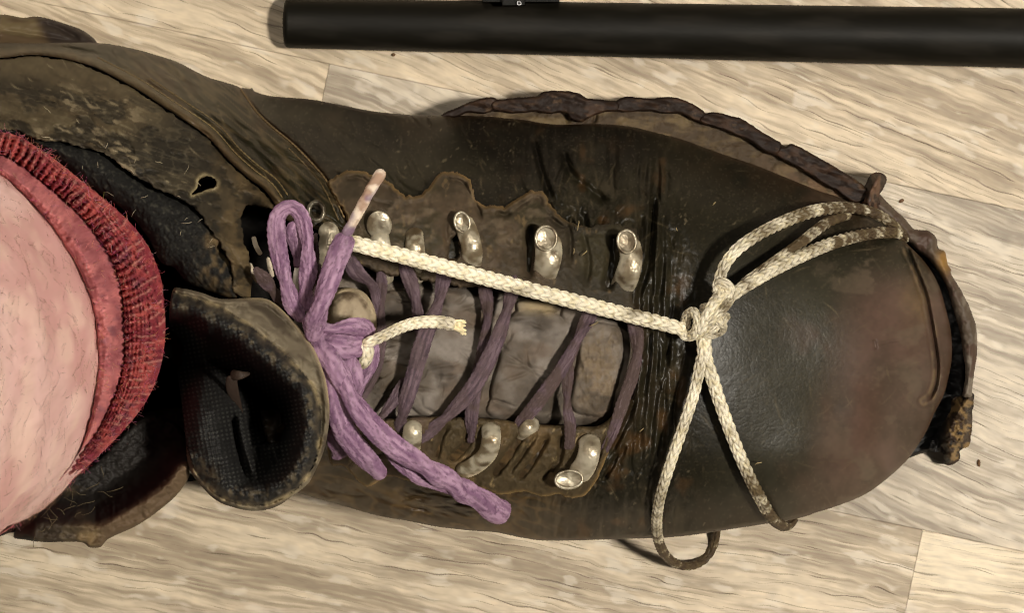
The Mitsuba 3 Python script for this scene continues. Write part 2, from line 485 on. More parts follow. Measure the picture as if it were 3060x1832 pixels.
# creases and seams, photo pixels
WR = [([(1591, 400), (1615, 505), (1634, 560), (1650, 600)], 9, 1.8), ([(1672, 430), (1709, 524), (1766, 571), (1825, 615)], 13, 2.3),
      ([(1922, 430), (1906, 514), (1908, 618), (1915, 700)], 7, 0.9), ([(1955, 590), (1950, 675), (1936, 783), (1912, 890)], 8, 2.0),
      ([(1975, 470), (1968, 560), (1975, 700)], 7, 0.8), ([(1985, 760), (1978, 840), (1960, 920)], 6, 0.7), ([(1730, 620), (1750, 700), (1755, 800)], 12, 1.8),
      ([(1700, 640), (1725, 720), (1735, 830)], 9, 1.6), ([(1800, 640), (1790, 700), (1800, 760)], 8, 1.0), ([(1545, 470), (1560, 560), (1600, 600)], 8, 0.8),
      ([(1905, 1180), (1860, 1290), (1815, 1370)], 7, 1.1), ([(1850, 1350), (1825, 1400), (1800, 1440)], 6, 1.3), ([(1870, 1330), (1845, 1395)], 5, 1.0),
      ([(1945, 960), (1940, 1080), (1920, 1190)], 6, 0.8), ([(1975, 980), (1985, 1090), (1960, 1200)], 6, 0.7), ([(2000, 1000), (1990, 1100)], 6, 0.6),
      ([(2619, 1029), (2670, 1020), (2733, 1009)], 3.5, 0.5), ([(2612, 1015), (2618, 1045)], 4, 0.5),
      ([(1110, 1480), (1200, 1510), (1300, 1520)], 7, 0.9), ([(1190, 1500), (1240, 1485), (1290, 1490)], 5, 0.7)]


rc = np.random.default_rng(11)


def strokes(n, u0, u1, v0, v1, a0, a1, l0, l1, w0, w1, d0, d1):
    out = []
    for _ in range(n):
        x, y = rc.uniform(u0, u1), rc.uniform(v0, v1)
        a, L_, b = math.radians(rc.uniform(a0, a1)), rc.uniform(l0, l1), rc.uniform(-.5, .5)
        p = []
        for k in range(4):
            p.append((x, y))
            x += L_ / 3 * math.cos(a)
            y += L_ / 3 * math.sin(a)
            a += b * .5 + rc.uniform(-.2, .2)
        out.append((p, rc.uniform(w0, w1), rc.uniform(d0, d1)))
    return out


def cut(u, v, lst):
    z = np.zeros_like(u)
    for p, w, dp in lst:
        z = z + groove(u, v, p, w, dp, .4)
    return z


CRV = strokes(60, 1480, 2000, 380, 900, 78, 112, 60, 190, 3, 6, .35, 1.1) + strokes(36, 1860, 2050, 960, 1380, 92, 118, 50, 150, 3, 5, .3, .9) + strokes(46, 930, 1560, 1440, 1540, 5, 28, 50, 150, 3, 6, .4, 1.1) \
    + strokes(46, 820, 1400, 310, 520, 25, 65, 50, 160, 3, 6, .35, .9) + strokes(20, 2060, 2500, 460, 620, 15, 45, 40, 120, 3, 5, .2, .5)
CRQ = strokes(70, 60, 900, 150, 620, 28, 48, 60, 200, 3, 6, .4, 1.1)
CRC = strokes(60, -40, 640, 200, 520, 14, 36, 40, 130, 3, 5, .3, .9) + strokes(16, 580, 740, 540, 800, 50, 75, 40, 120, 3, 5, .3, .8)
SCR = strokes(90, 1500, 2800, 420, 1560, 0, 180, 20, 110, 1.5, 2.6, .2, .65) + strokes(60, 900, 2000, 340, 700, 20, 120, 12, 60, 1.5, 2.6, .25, .7)
SCR += strokes(60, 2180, 2780, 760, 1480, -60, 60, 20, 110, 1.5, 2.6, .08, .3)
SCQ = strokes(70, -40, 960, 150, 620, 10, 60, 12, 70, 1.5, 2.6, .25, .7)


def scuff(u, v, lst):
    m = np.zeros_like(u)
    for p, w, dp in lst:
        m = np.maximum(m, -groove(u, v, p, w, dp, .4))
    return m


def vamp_z(u, v, d):
    z = base(u, v)
    flex = sst(1380, 1560, u) * (1 - sst(1980, 2120, u))
    left = 1 - sst(1250, 1450, u)
    z = z + flex * ((nz(u, v, 70, 190, 3, 3) - .5) * 3.2 + ridge(u, v, 38, 150, 2, 4) * -.55) + left * ((nz(u, v, 120, 60, 3, 8) - .5) * 3.5 - .35 * ridge(u, v, 40, 70, 2, 9))
    z = z + (nz(u, v, 300, 300, 2, 11) - .5) * 2.0 + (nz(u, v, 14, 14, 2, 12) - .5) * (.04 + .45 * flex + .4 * left)
    z = z + flex * (-.35) * ridge(u, v, 16, 40, 2, 31, 10)
    for p, w, dp in WR:
        z = z + groove(u, v, p, w * 1.1, dp * 1.7) - groove(u, v, np.asarray(p) + [w * 2.2, 0], w * 1.3, dp * .5)
    for cu, cv, ru, rv, hh in ((1785, 505, 62, 90, -4.5), (1490, 450, 90, 70, -2.5), (1660, 500, 26, 110, 2.4), (1880, 600, 40, 150, 1.6), (1560, 540, 60, 40, 1.5), (1150, 450, 120, 60, -2.0), (1320, 420, 80, 50, 1.2), (2040, 620, 60, 140, 1.4)):
        z = z + hh * np.exp(-(((u - cu) / ru) ** 2 + ((v - cv - .3 * (u - cu)) / rv) ** 2))
    pl = np.exp(-(((u - 1950) / 60) ** 2)) * sst(400, 520, v) * (1 - sst(1300, 1420, v))
    z = z + pl * .9 * np.sin((u + .06 * (v - 800) + 16 * nz(u, v, 90, 160, 2, 38)) / 5.2)
    ck = np.exp(-(((u - 1760) / 240) ** 2 + ((v - 640) / 170) ** 2))
    z = z - .8 * ck * ridge(u, v, 22, 30, 2, 39, 30)
    z = z + cut(u, v, CRV)
    # toe rand: a strip split off along the toe edge
    rd, rt = dline(u, v, TOERAND, 400)
    z = z + rnd(d, 16, 2.2)
    return z + .9 * np.exp(-((rd - 12) / 7) ** 2) * sst(0, .1, rt) - 3.4 * np.exp(-(rd / 6) ** 2) * sst(0, .1, rt) * (1 - sst(.93, 1, rt))


TOERAND = cr([(2690, 720), (2712, 750), (2738, 810), (2765, 880), (2774, 922), (2786, 985), (2796, 1050), (2801, 1097), (2797, 1145), (2781, 1185), (2760, 1200)], 6)


def vamp_c(u, v, d, z):
    n = len(u)
    c = rgb3(DARK, n)
    m1 = nz(u, v, 180, 180, 4, 21)
    c = mixc(c, OLIVE, sst(.35, .65, m1))
    c = mixc(c, lin(70, 66, 52), .75 * sst(2050, 2250, u) * sst(560, 800, v - .25 * (u - 2100)))
    toe = sst(2420, 2640, u + .2 * (v - 1000)) * sst(760, 900, v) * (.55 + .45 * sst(.35, .6, nz(u, v, 120, 160, 4, 22)))
    c = mixc(c, lin(116, 90, 78), toe * .9)
    spot = np.exp(-(((u - 2735) / 34) ** 2 + ((v - 915) / 62) ** 2))
    c = mixc(c, lin(142, 114, 76), np.clip(spot * 1.2 * nz(u, v, 30, 40, 3, 23) * 1.4, 0, .9))
    red = sst(.56, .74, nz(u, v, 130, 200, 4, 24)) * sst(2250, 2450, u)
    c = mixc(c, RED, red * .5)
    low = 1 - sst(0, 130, d)
    c = mixc(c, lin(74, 56, 38), low * .55 * sst(.35, .6, nz(u, v, 90, 90, 3, 25)))
    # scuffed and cracked flex zone
    flex = sst(1380, 1560, u) * (1 - sst(1990, 2120, u))
    c = mixc(c, lin(96, 84, 62), flex * .55 * sst(.52, .78, nz(u, v, 26, 70, 4, 26)))
    c = mixc(c, lin(110, 78, 44), flex * .6 * sst(.62, .78, nz(u, v, 60, 60, 3, 27)))
    c = mixc(c, lin(23, 19, 12), .85 * sst(.42, .62, nz(u, v, 170, 90, 4, 19, 20)) * (1 - sst(1900, 2150, u)) * (1 - sst(640, 800, v)))
    med = sst(1180, 1330, v) * (1 - sst(1560, 1800, u))
    c = mixc(c, lin(108, 84, 56), med * (.35 + .5 * sst(.4, .65, nz(u, v, 70, 30, 4, 28, 15))))
    rid = ridge(u, v, 60, 24, 2, 29, 18) * med
    c = mixc(c, lin(160, 128, 82), np.clip(rid - .35, 0, 1) * .7)
    sc_ = sst(.80, .88, nz(u, v, 9, 22, 2, 30, 40)) * sst(.5, .7, nz(u, v, 220, 220, 2, 33))
    c = mixc(c, lin(150, 136, 108), sc_ * .6)
    edge = np.exp(-(d / 7) ** 2)
    c = mixc(c, lin(92, 66, 42), edge * .45)
    c = mixc(c, lin(124, 110, 82), scuff(u, v, SCR))
    rd2, rt2 = dline(u, v, TOERAND, 60)
    c = mixc(c, lin(150, 124, 90), .7 * np.exp(-((rd2 - 9) / 5) ** 2) * sst(.4, .65, nz(u, v, 20, 40, 3, 37)))
    abr = sst(.56, .66, nz(u, v, 70, 50, 5, 36)) * sst(2350, 2600, u) * .5
    c = mixc(c, lin(120, 104, 86), abr)
    fl = sst(.70, .84, nz(u, v, 5, 5, 1, 34)) * .25
    c = mixc(c, lin(110, 98, 74), fl)
    return c * (.26 + .26 * nz(u, v, 24, 24, 3, 35) + .14 * sst(2150, 2500, u))[:, None]


THROAT_U = [(1000, 742), (1060, 784), (1150, 815), (1300, 845), (1450, 862), (1560, 872), (1680, 888), (1800, 922), (1885, 965)]
THROAT_R = [(1912, 1060), (1893, 1180)]
THROAT_L = [(1870, 1200), (1795, 1270), (1700, 1272), (1580, 1267), (1460, 1252), (1330, 1247), (1230, 1247), (1120, 1255), (1030, 1270)]
SEAM_B = [(722, 262), (765, 325), (809, 370), (877, 426), (938, 488), (985, 548), (1033, 650)]
vamp_poly = SEAM_B[::-1] + [(802, 285), (926, 296), (1012, 312), (1111, 331), (1185, 339), (1260, 345), (1333, 345), (1436, 346), (1554, 356), (1625, 368), (1691, 372), (1790, 370), (1884, 378),
    (1978, 399), (2049, 420), (2120, 446), (2200, 474), (2268, 497), (2383, 544), (2450, 571), (2504, 588), (2580, 622), (2680, 684), (2705, 722), (2750, 767), (2784, 812),
    (2808, 860), (2826, 922), (2841, 989), (2845, 1056), (2838, 1110), (2821, 1178), (2794, 1232), (2767, 1292), (2733, 1346), (2702, 1385), (2639, 1441), (2580, 1481), (2510, 1510), (2444, 1531), (2370, 1553),
    (2160, 1586), (2024, 1605), (1852, 1612), (1642, 1617), (1560, 1608), (1481, 1592), (1400, 1586), (1306, 1575), (1215, 1557), (1130, 1542), (1003, 1506), (897, 1476), (840, 1450), (820, 1300), (900, 1240), (985, 1270)] \
    + THROAT_L[::-1] + THROAT_R[::-1] + THROAT_U[::-1] + [(960, 700)]
patch('boot__vamp', vamp_poly, vamp_z, vamp_c, 'leather_bsdf', 4.0, skirt=((4, -3), (14, -8), (26, -16), (30, (17,))))

# ------------------------------------------------------------------ lateral quarter band and heel
SEAM_A = [(-120, 172), (0, 172), (93, 163), (185, 173), (278, 198), (352, 235), (420, 272), (469, 305), (531, 346), (617, 405), (679, 475), (741, 531), (790, 568), (821, 611)]
quarter_poly = SEAM_A + [(850, 655), (905, 668), (960, 690), (1030, 690), (1040, 660)] + [(x + 3, y + 3) for x, y in SEAM_B[::-1]] + [(617, 228), (531, 185), (465, 163), (401, 145), (289, 127), (100, 128), (-120, 128)]
QS = [([(640, 300), (740, 400), (840, 480), (920, 560), (970, 620)], 9, 1.0), ([(560, 330), (660, 410), (740, 490), (800, 545)], 7, .9), ([(590, 320), (700, 400), (780, 470), (860, 560), (900, 640)], 8, 1.0),
      ([(0, 150), (120, 140), (240, 150), (330, 170)], 8, 1.2), ([(760, 420), (860, 510), (930, 600)], 6, .7)]


def quarter_z(u, v, d):
    z = base(u, v) + 1.2 + rnd(d, 14, 2.0)
    z = z + (nz(u, v, 160, 40, 3, 41, 38) - .5) * 4.0 - .6 * ridge(u, v, 120, 26, 2, 42, 40) + (nz(u, v, 12, 12, 2, 43) - .5) * .45
    for p, w, dp in QS:
        z = z + groove(u, v, p, w, dp * 1.8)
    z = z + cut(u, v, CRQ)
    da, t = dline(u, v, cr(SEAM_A, 4), 90)
    db, t2 = dline(u, v, cr(SEAM_B, 4), 60)
    z = z + 1.6 * np.exp(-((da - 16) / 10) ** 2) - 1.0 * np.exp(-((da - 34) / 5) ** 2) - .8 * np.exp(-((db - 20) / 5) ** 2)
    return z


def quarter_c(u, v, d, z):
    c = rgb3(lin(42, 38, 23), len(u))
    c = mixc(c, lin(58, 52, 31), sst(.35, .65, nz(u, v, 150, 60, 4, 44, 40)))
    c = mixc(c, lin(80, 60, 42), .7 * sst(.52, .7, nz(u, v, 120, 70, 3, 45, 40)))
    da, t = dline(u, v, cr(SEAM_A, 4), 90)
    db, t2 = dline(u, v, cr(SEAM_B, 4), 60)
    wr = .55 + .45 * nz(u, v, 30, 30, 3, 46)
    c = mixc(c, lin(128, 106, 74), .8 * np.exp(-((da - 12) / 14) ** 2) * wr)
    c = mixc(c, lin(120, 96, 62), .75 * np.exp(-(db / 6) ** 2) * wr)
    c = mixc(c, lin(134, 112, 78), .75 * np.clip(ridge(u, v, 110, 18, 2, 47, 40) - .45, 0, 1) * sst(300, 420, u))
    c = mixc(c, lin(84, 62, 44), .5 * np.exp(-(d / 9) ** 2))
    c = mixc(c, lin(140, 122, 86), scuff(u, v, SCQ))
    return c * (.32 + .3 * nz(u, v, 22, 22, 3, 48))[:, None]


patch('boot__quarter', quarter_poly, quarter_z, quarter_c, 'leather_bsdf', 4.0, skirt=((2, -3), (8, -10), (14, (17,))))

heel_poly = [(-120, 44), (0, 42), (37, 46), (68, 52), (99, 48), (125, 50), (160, 59), (235, 84), (268, 104), (287, 122), (285, 140), (200, 150), (0, 160), (-120, 160)]


def heel_z(u, v, d):
    return 30 + rnd(d, 14, 4) + (v - 50) * .07 + groove(u, v, [(0, 88), (80, 100), (190, 118), (270, 126)], 8, 1.5) + (nz(u, v, 60, 20, 3, 51) - .5) * 2 + groove(u, v, [(125, 65), (180, 85), (240, 118)], 9, 2.2)


def heel_c(u, v, d, z):
    c = rgb3(lin(76, 60, 40), len(u))
    c = mixc(c, lin(96, 82, 56), sst(.4, .65, nz(u, v, 90, 24, 3, 52)) * (1 - sst(100, 140, u)))
    return mixc(c, lin(40, 32, 28), .9 * sst(95, 130, u + .5 * (60 - v)))


patch('boot__heel_counter', heel_poly, heel_z, heel_c, 'rubber_bsdf', 4.0, skirt=((2, -4), (10, (0,))))

# ------------------------------------------------------------------ padded collar panel with its torn hole
LIN_T = [(49, 392), (105, 415), (185, 422), (235, 438), (309, 457), (401, 525), (481, 568), (540, 598), (585, 625), (625, 660), (690, 712)]
collar_poly = [(x - 3, y + 4) for x, y in SEAM_A] + [(800, 622), (745, 612), (722, 640), (726, 700), (742, 760), (752, 815), (752, 880), (735, 892), (700, 870)] + [(690, 790), (660, 730)] + LIN_T[::-1][2:] + [(0, 385), (-120, 385)]
HOLE = [(593, 533), (611, 523), (630, 530), (650, 543), (643, 561), (612, 568), (574, 582), (588, 558)]


def collar_z(u, v, d):
    z = base(u, v) + (nz(u, v, 120, 50, 3, 61, 30) - .5) * 4
    flaky = sst(250, 330, v - .12 * u + 40) * (1 - sst(560, 680, u))
    z = z + flaky * ((nz(u, v, 26, 16, 3, 62, 20) - .5) * 2.6 - .25 * ridge(u, v, 30, 14, 2, 63, 20)) + (nz(u, v, 9, 9, 2, 64) - .5) * .7
    z = z - 1.1 * sst(225, 300, v - .18 * u + 40) * sst(.44, .52, nz(u, v, 60, 26, 4, 66, 18))
    hd, _ = dline(u, v, np.vstack([cr(HOLE, 4, True), HOLE[:1]]), 60)
    z = z + 1.6 * np.exp(-(hd / 9) ** 2)
    da, t = dline(u, v, cr(SEAM_A, 4), 60)
    z = z - 2.6 * np.exp(-(da / 14) ** 2)
    z = z + groove(u, v, [(600, 600), (640, 680), (700, 760), (735, 850)], 6, .8)
    return z + rnd(d, 10, 1.2) + cut(u, v, CRC)


def collar_c(u, v, d, z):
    c = rgb3(lin(92, 78, 56), len(u))
    c = mixc(c, lin(112, 98, 72), sst(.4, .65, nz(u, v, 140, 60, 3, 65, 30)))
    fl = sst(225, 300, v - .18 * u + 40) * sst(.42, .56, nz(u, v, 60, 26, 4, 66, 18))
    c = mixc(c, lin(44, 38, 28), fl * .85)
    dk = sst(430, 520, u * .55 + v - 130) * (1 - sst(640, 700, u))
    c = mixc(c, lin(46, 42, 34), dk * (.5 + .5 * nz(u, v, 60, 60, 3, 67)))
    pale = sst(.56, .66, nz(u, v, 46, 16, 4, 68, 22)) * sst(60, 140, u) * (1 - sst(380, 470, u)) * sst(215, 260, v - .1 * u)
    c = mixc(c, lin(170, 152, 120), pale * .75)
    th_ = np.clip(ridge(u, v, 34, 12, 2, 69, 16) - .55, 0, 1) * 2 * sst(240, 300, v) * (1 - sst(560, 620, u))
    c = mixc(c, lin(172, 158, 128), th_ * .16)
    hd, _ = dline(u, v, np.vstack([cr(HOLE, 4, True), HOLE[:1]]), 60)
    c = mixc(c, lin(190, 172, 130), .85 * np.exp(-(hd / 7) ** 2) * (.4 + .8 * nz(u, v, 12, 12, 2, 70)))
    c = mixc(c, lin(178, 162, 130), scuff(u, v, SCQ))
    c = mixc(c, lin(126, 104, 70), sst(600, 700, u) * .4 * sst(.45, .6, nz(u, v, 40, 40, 3, 71)))
    return c * (.38 + .42 * nz(u, v, 14, 14, 3, 72))[:, None]


patch('boot__collar_panel', collar_poly, collar_z, collar_c, 'matte_leather_bsdf', 3.5, holes=[HOLE], skirt=((1, -2.5), (2, -9)), rough=6)

# dark textile roll inside the collar
lining_poly = [(-60, 385), (0, 378), (49, 388)] + LIN_T[1:] + [(668, 745), (700, 800), (712, 860), (700, 895), (640, 875), (600, 862), (556, 842), (520, 800), (481, 784), (450, 725), (432, 697), (395, 650), (346, 610), (300, 580), (247, 545), (185, 492), (123, 444), (62, 407), (0, 400), (-60, 400)]


def lining_z(u, v, d):
    w = 62.
    x = np.clip(d / w, 0, 1)
    z = 112 + 15 * np.sqrt(np.clip(1 - (1 - x) ** 2, 0, 1)) + (nz(u, v, 60, 40, 3, 81) - .5) * 3
    return z + (nz(u, v, 9, 9, 2, 82) - .5) * 1.6 - .5 * ridge(u, v, 16, 16, 2, 83)


def lining_c(u, v, d, z):
    c = rgb3(lin(30, 29, 27), len(u))
    c = mixc(c, lin(62, 60, 52), sst(.55, .8, nz(u, v, 10, 7, 2, 84, 50)) * .7)
    br_ = sst(560, 660, u) * sst(.38, .6, nz(u, v, 40, 60, 3, 85)) * (1 - sst(90, 140, d * 1.6))
    return mixc(c, lin(120, 100, 70), br_ * .7)


patch('boot__collar_lining', lining_poly, lining_z, lining_c, 'textile_bsdf', 3.5, skirt=((2, -6), (0, -30)))

# dark inside of the boot under collar, throat and toe gap
ins_poly = [(-120, 300), (300, 380), (600, 520), (780, 560), (1000, 640), (1060, 740), (1300, 800), (1700, 850), (1960, 980), (1950, 1200), (1800, 1330), (1500, 1330), (1100, 1330), (900, 1440), (560, 1440), (430, 1540), (260, 1590), (60, 1590), (-120, 1500)]
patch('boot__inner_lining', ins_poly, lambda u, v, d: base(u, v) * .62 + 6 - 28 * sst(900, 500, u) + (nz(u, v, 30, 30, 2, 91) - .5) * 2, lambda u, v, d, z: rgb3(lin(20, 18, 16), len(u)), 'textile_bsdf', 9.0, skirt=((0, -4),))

# rear medial collar edge (lower left)
rear_poly = [(40, 1604), (66, 1551), (132, 1478), (199, 1434), (285, 1381), (371, 1290), (440, 1240), (500, 1250), (556, 1300), (566, 1400), (562, 1432), (529, 1479), (477, 1525), (410, 1571), (330, 1608), (311, 1624), (300, 1636), (268, 1637), (238, 1621), (132, 1621), (70, 1613)]
REDGE = cr([(132, 1600), (238, 1600), (300, 1605), (400, 1556), (477, 1505), (530, 1460), (558, 1425)], 6)


def rear_z(u, v, d):
    e, t = dline(u, v, REDGE, 900)
    inner = sst(20, 140, e) * (v < 1640)
    z = 116 - 26 * inner + rnd(d, 16, 4) - .03 * (560 - u) * 0
    ridge_ = np.exp(-((e - 30) / 18) ** 2)
    return z + 2.0 * ridge_ + (nz(u, v, 40, 24, 3, 95) - .5) * 3 + (nz(u, v, 8, 8, 2, 96) - .5) * 1.0


def rear_c(u, v, d, z):
    e, t = dline(u, v, REDGE, 900)
    lea = 1 - sst(26, 52, e)
    c = rgb3(lin(34, 31, 28), len(u))
    c = mixc(c, lin(96, 78, 58), lea * (.75 + .25 * nz(u, v, 30, 30, 3, 97)) * sst(180, 330, u))
    c = mixc(c, lin(58, 48, 36), lea * (1 - sst(180, 330, u)) * .8)
    c = mixc(c, lin(86, 74, 54), .7 * sst(.5, .7, nz(u, v, 40, 30, 3, 98)) * (1 - sst(180, 290, u)))
    knob = np.exp(-(((u - 262) / 34) ** 2 + ((v - 1605) / 34) ** 2))
    return mixc(c, lin(128, 108, 76), np.clip(knob * nz(u, v, 16, 16, 3, 99) * 1.4, 0, .8))


patch('boot__rear_collar', rear_poly, rear_z, rear_c, 'matte_leather_bsdf', 3.5, skirt=((2, -5), (16, -30), (60, (2,))))

# ------------------------------------------------------------------ tongue, with padded cushions between the laces
PIL = [  # centre u, v, half sizes, tilt, rise
    (1338, 1130, 110, 128, 25, 7.0), (1362, 978, 78, 66, 4, 5.5), (1385, 892, 66, 44, -6, 5.0), (1585, 1090, 100, 165, 14, 7.5), (1606, 915, 62, 27, -4, 6.0), (1785, 1105, 66, 140, 10, 7.0),
    (1700, 985, 34, 70, 12, 5.0), (1520, 1200, 52, 70, 30, 4.5), (1150, 1160, 120, 34, -38, 5.0), (1110, 1205, 110, 22, -38, 5.2), (1175, 1075, 60, 60, 10, 4.5), (1190, 930, 70, 60, 0, 3.0), (1060, 1130, 70, 120, 0, 3.5)]


CRT = strokes(46, 1080, 1680, 880, 1250, -25, 35, 40, 140, 3, 6, .3, 1.0) + strokes(24, 1080, 1680, 880, 1250, 70, 120, 30, 100, 3, 5, .3, .8)


def tongue_z(u, v, d):
    b = base(u, v) - 7.5
    m = np.zeros_like(u)
    for cu, cv, ru, rv, a, hgt in PIL:
        a = math.radians(a)
        x, y = (u - cu) * math.cos(a) + (v - cv) * math.sin(a), -(u - cu) * math.sin(a) + (v - cv) * math.cos(a)
        x = x + 14 * (nz(u, v, 60, 60, 2, 110) - .5)
        y = y + 20 * (nz(u, v, 70, 70, 2, 113) - .5)
        q = np.abs(x / ru) ** 4.5 + np.abs(y / rv) ** 4.5
        m = np.maximum(m, hgt * np.sqrt(np.clip(1 - q, 0, 1)) ** .7)
    rough = np.exp(-(((u - 1785) / 70) ** 4 + ((v - 1100) / 140) ** 4))
    z = b + 2.8 + .5 * m + (nz(u, v, 90, 80, 2, 101) - .5) * 2.0 - .35 * ridge(u, v, 90, 70, 2, 102) + rough * (nz(u, v, 9, 16, 3, 103) - .5) * 1.5 + (nz(u, v, 10, 10, 2, 104) - .5) * .3
    z = z + groove(u, v, [(1500, 1085), (1560, 1095), (1630, 1110)], 7, .7) + groove(u, v, [(1545, 1050), (1600, 1120), (1650, 1150)], 6, .6)
    z = z + cut(u, v, CRT)
    edge = sst(0, 60, d)
    return z - 10 * (1 - edge)


def tongue_c(u, v, d, z):
    c = rgb3(lin(90, 80, 69), len(u))
    c = mixc(c, lin(126, 117, 108), sst(.36, .66, nz(u, v, 90, 80, 3, 105)))
    c = mixc(c, lin(104, 88, 74), .5 * sst(.5, .68, nz(u, v, 90, 50, 3, 106)))
    rough = np.exp(-(((u - 1785) / 62) ** 4 + ((v - 1105) / 135) ** 4))
    c = mixc(c, lin(118, 102, 82), rough * (.4 + .6 * sst(.35, .65, nz(u, v, 12, 12, 3, 107))))
    c = mixc(c, lin(158, 138, 98), .7 * np.exp(-(((u - 1606) / 60) ** 4 + ((v - 915) / 28) ** 4)))
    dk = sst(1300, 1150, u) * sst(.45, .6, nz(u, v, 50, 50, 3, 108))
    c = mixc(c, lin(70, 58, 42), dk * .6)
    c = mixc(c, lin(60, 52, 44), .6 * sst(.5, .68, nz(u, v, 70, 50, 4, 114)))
    return c * (.66 + .4 * nz(u, v, 12, 12, 3, 109))[:, None]


tongue_poly = [(880, 800), (960, 720), (1060, 752), (1200, 790), (1400, 830), (1600, 850), (1780, 880), (1900, 950), (1935, 1060), (1900, 1210), (1790, 1300), (1500, 1295), (1200, 1300), (1000, 1320), (900, 1260), (880, 1000)]
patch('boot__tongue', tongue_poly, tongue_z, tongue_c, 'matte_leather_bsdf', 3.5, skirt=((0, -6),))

# worn pull tab on the tongue
tab_poly = [(974, 985), (974, 930), (984, 895), (1012, 866), (1050, 860), (1088, 874), (1116, 912), (1128, 970), (1112, 1010), (1085, 1020), (1050, 1000), (1000, 1000)]


def tab_z(u, v, d):
    z = 92 + 12 * np.sqrt(np.clip(1 - (1 - np.clip(d / 48, 0, 1)) ** 2, 0, 1)) + (nz(u, v, 24, 24, 3, 111) - .5) * 1.5
    return z + groove(u, v, [(985, 905), (1010, 880), (1048, 872), (1080, 893), (1105, 930), (1116, 962)], 5, 2.4) - 2 * sst(955, 985, v)


patch('boot__tongue_tab', tab_poly, tab_z, lambda u, v, d, z: mixc(mixc(rgb3(lin(158, 142, 118), len(u)), lin(106, 90, 70), sst(.45, .68, nz(u, v, 26, 26, 3, 112))), lin(186, 168, 134), .8 * np.exp(-((d - 4) / 7) ** 2)),
      'matte_leather_bsdf', 3.5, skirt=((0, -6), (2, -12)))

# ------------------------------------------------------------------ worn facings carrying the lace hooks
fac_poly = [(985, 552), (1000, 532), (1015, 524), (1035, 514), (1058, 508), (1100, 520), (1163, 543), (1185, 562), (1200, 577), (1225, 586), (1250, 586), (1278, 561), (1294, 538), (1310, 524), (1330, 514), (1356, 514), (1382, 520),
            (1400, 536), (1412, 570), (1436, 610), (1470, 614), (1507, 613), (1540, 598), (1568, 580), (1590, 572), (1612, 571), (1634, 590), (1648, 613), (1680, 650), (1730, 672), (1800, 670), (1870, 672), (1905, 700), (1912, 790), (1890, 900), (1885, 958)] + THROAT_U[::-1][1:] + [(960, 715), (1035, 690), (1030, 640)]
FS = [([(1388, 545), (1403, 580), (1425, 615), (1440, 660)], 6, 2.2), ([(1640, 585), (1660, 625), (1690, 660), (1705, 720), (1700, 800)], 8, 2.0), ([(1340, 640), (1332, 690), (1345, 760)], 6, 1.0), ([(1592, 668), (1584, 740), (1578, 835)], 13, 6.0),
      ([(1836, 700), (1832, 770), (1812, 870)], 13, 6.0), ([(1740, 690), (1760, 780), (1750, 860)], 8, 1.6), ([(1090, 560), (1120, 600), (1180, 610)], 6, .9), ([(1250, 700), (1240, 760), (1260, 830)], 7, 1.2)]


def fac_z(u, v, d):
    f = 1 - sst(1640, 1800, u)
    z = base(u, v) + 1.4 + 2.0 * f + rnd(d, 7, 2.2) * (.25 + .75 * f) + 1.0 * f * np.exp(-((d - 9) / 7) ** 2) * (v < 680) - 2.2 * f * np.exp(-((d - 22) / 6) ** 2) * (v < 680) * sst(.5, .6, nz(u, v, 60, 60, 2, 129)) + (nz(u, v, 50, 50, 3, 121) - .5) * 2.4 + (nz(u, v, 10, 10, 2, 122) - .5) * .8
    for p, w, dp in FS:
        z = z + groove(u, v, p, w, dp)
    return z


def fac_c(u, v, d, z):
    f = 1 - sst(1580, 1760, u)
    c = rgb3(DARK, len(u))
    c = mixc(c, lin(88, 73, 56), (.25 + .65 * f) * (.5 + .5 * sst(.35, .6, nz(u, v, 70, 70, 4, 123))))
    c = mixc(c, lin(58, 52, 32), .6 * sst(.5, .64, nz(u, v, 80, 80, 3, 124)))
    c = mixc(c, lin(152, 120, 72), .9 * f * np.exp(-(d / 7) ** 2) * (.3 + .9 * nz(u, v, 22, 22, 3, 125)) * (v < 690))
    c = mixc(c, lin(128, 106, 74), .6 * sst(.66, .8, nz(u, v, 18, 30, 3, 126)))
    c = mixc(c, lin(118, 102, 82), .5 * sst(.55, .7, nz(u, v, 44, 30, 4, 128)) * f)
    return c * (.5 + .42 * nz(u, v, 13, 13, 3, 127))[:, None]


SLOT = [(1350, 708), (1368, 706), (1375, 720), (1374, 766), (1345, 764), (1346, 720)]
patch('boot__facing', fac_poly, fac_z, fac_c, 'matte_leather_bsdf', 3.5, holes=[SLOT], skirt=((1, -2), (3, -6)), rough=9)

fac2_poly = [(985, 1275)] + THROAT_L[::-1] + [(1860, 1245), (1830, 1320), (1800, 1400), (1760, 1470), (1715, 1490), (1670, 1478), (1610, 1486), (1560, 1470), (1500, 1480), (1440, 1462), (1360, 1450), (1290, 1425), (1230, 1440), (1160, 1425), (1100, 1455), (1060, 1430), (1030, 1395), (985, 1380)]
F2 = [([(1560, 1300), (1520, 1360), (1470, 1430)], 10, 4.5), ([(1640, 1300), (1600, 1370), (1545, 1440)], 8, 3.8), ([(1605, 1300), (1570, 1350), (1520, 1420)], 5, 2.0), ([(1410, 1290), (1385, 1340), (1340, 1380)], 11, 4.0),
      ([(1340, 1270), (1320, 1310), (1300, 1380)], 8, 2.5), ([(1680, 1300), (1672, 1370), (1640, 1430)], 8, 3.0), ([(1660, 1380), (1620, 1440)], 5, 2.0), ([(1180, 1300), (1150, 1350), (1110, 1370)], 8, 2.0), ([(1810, 1300), (1790, 1360), (1770, 1420)], 5, 1.6)]


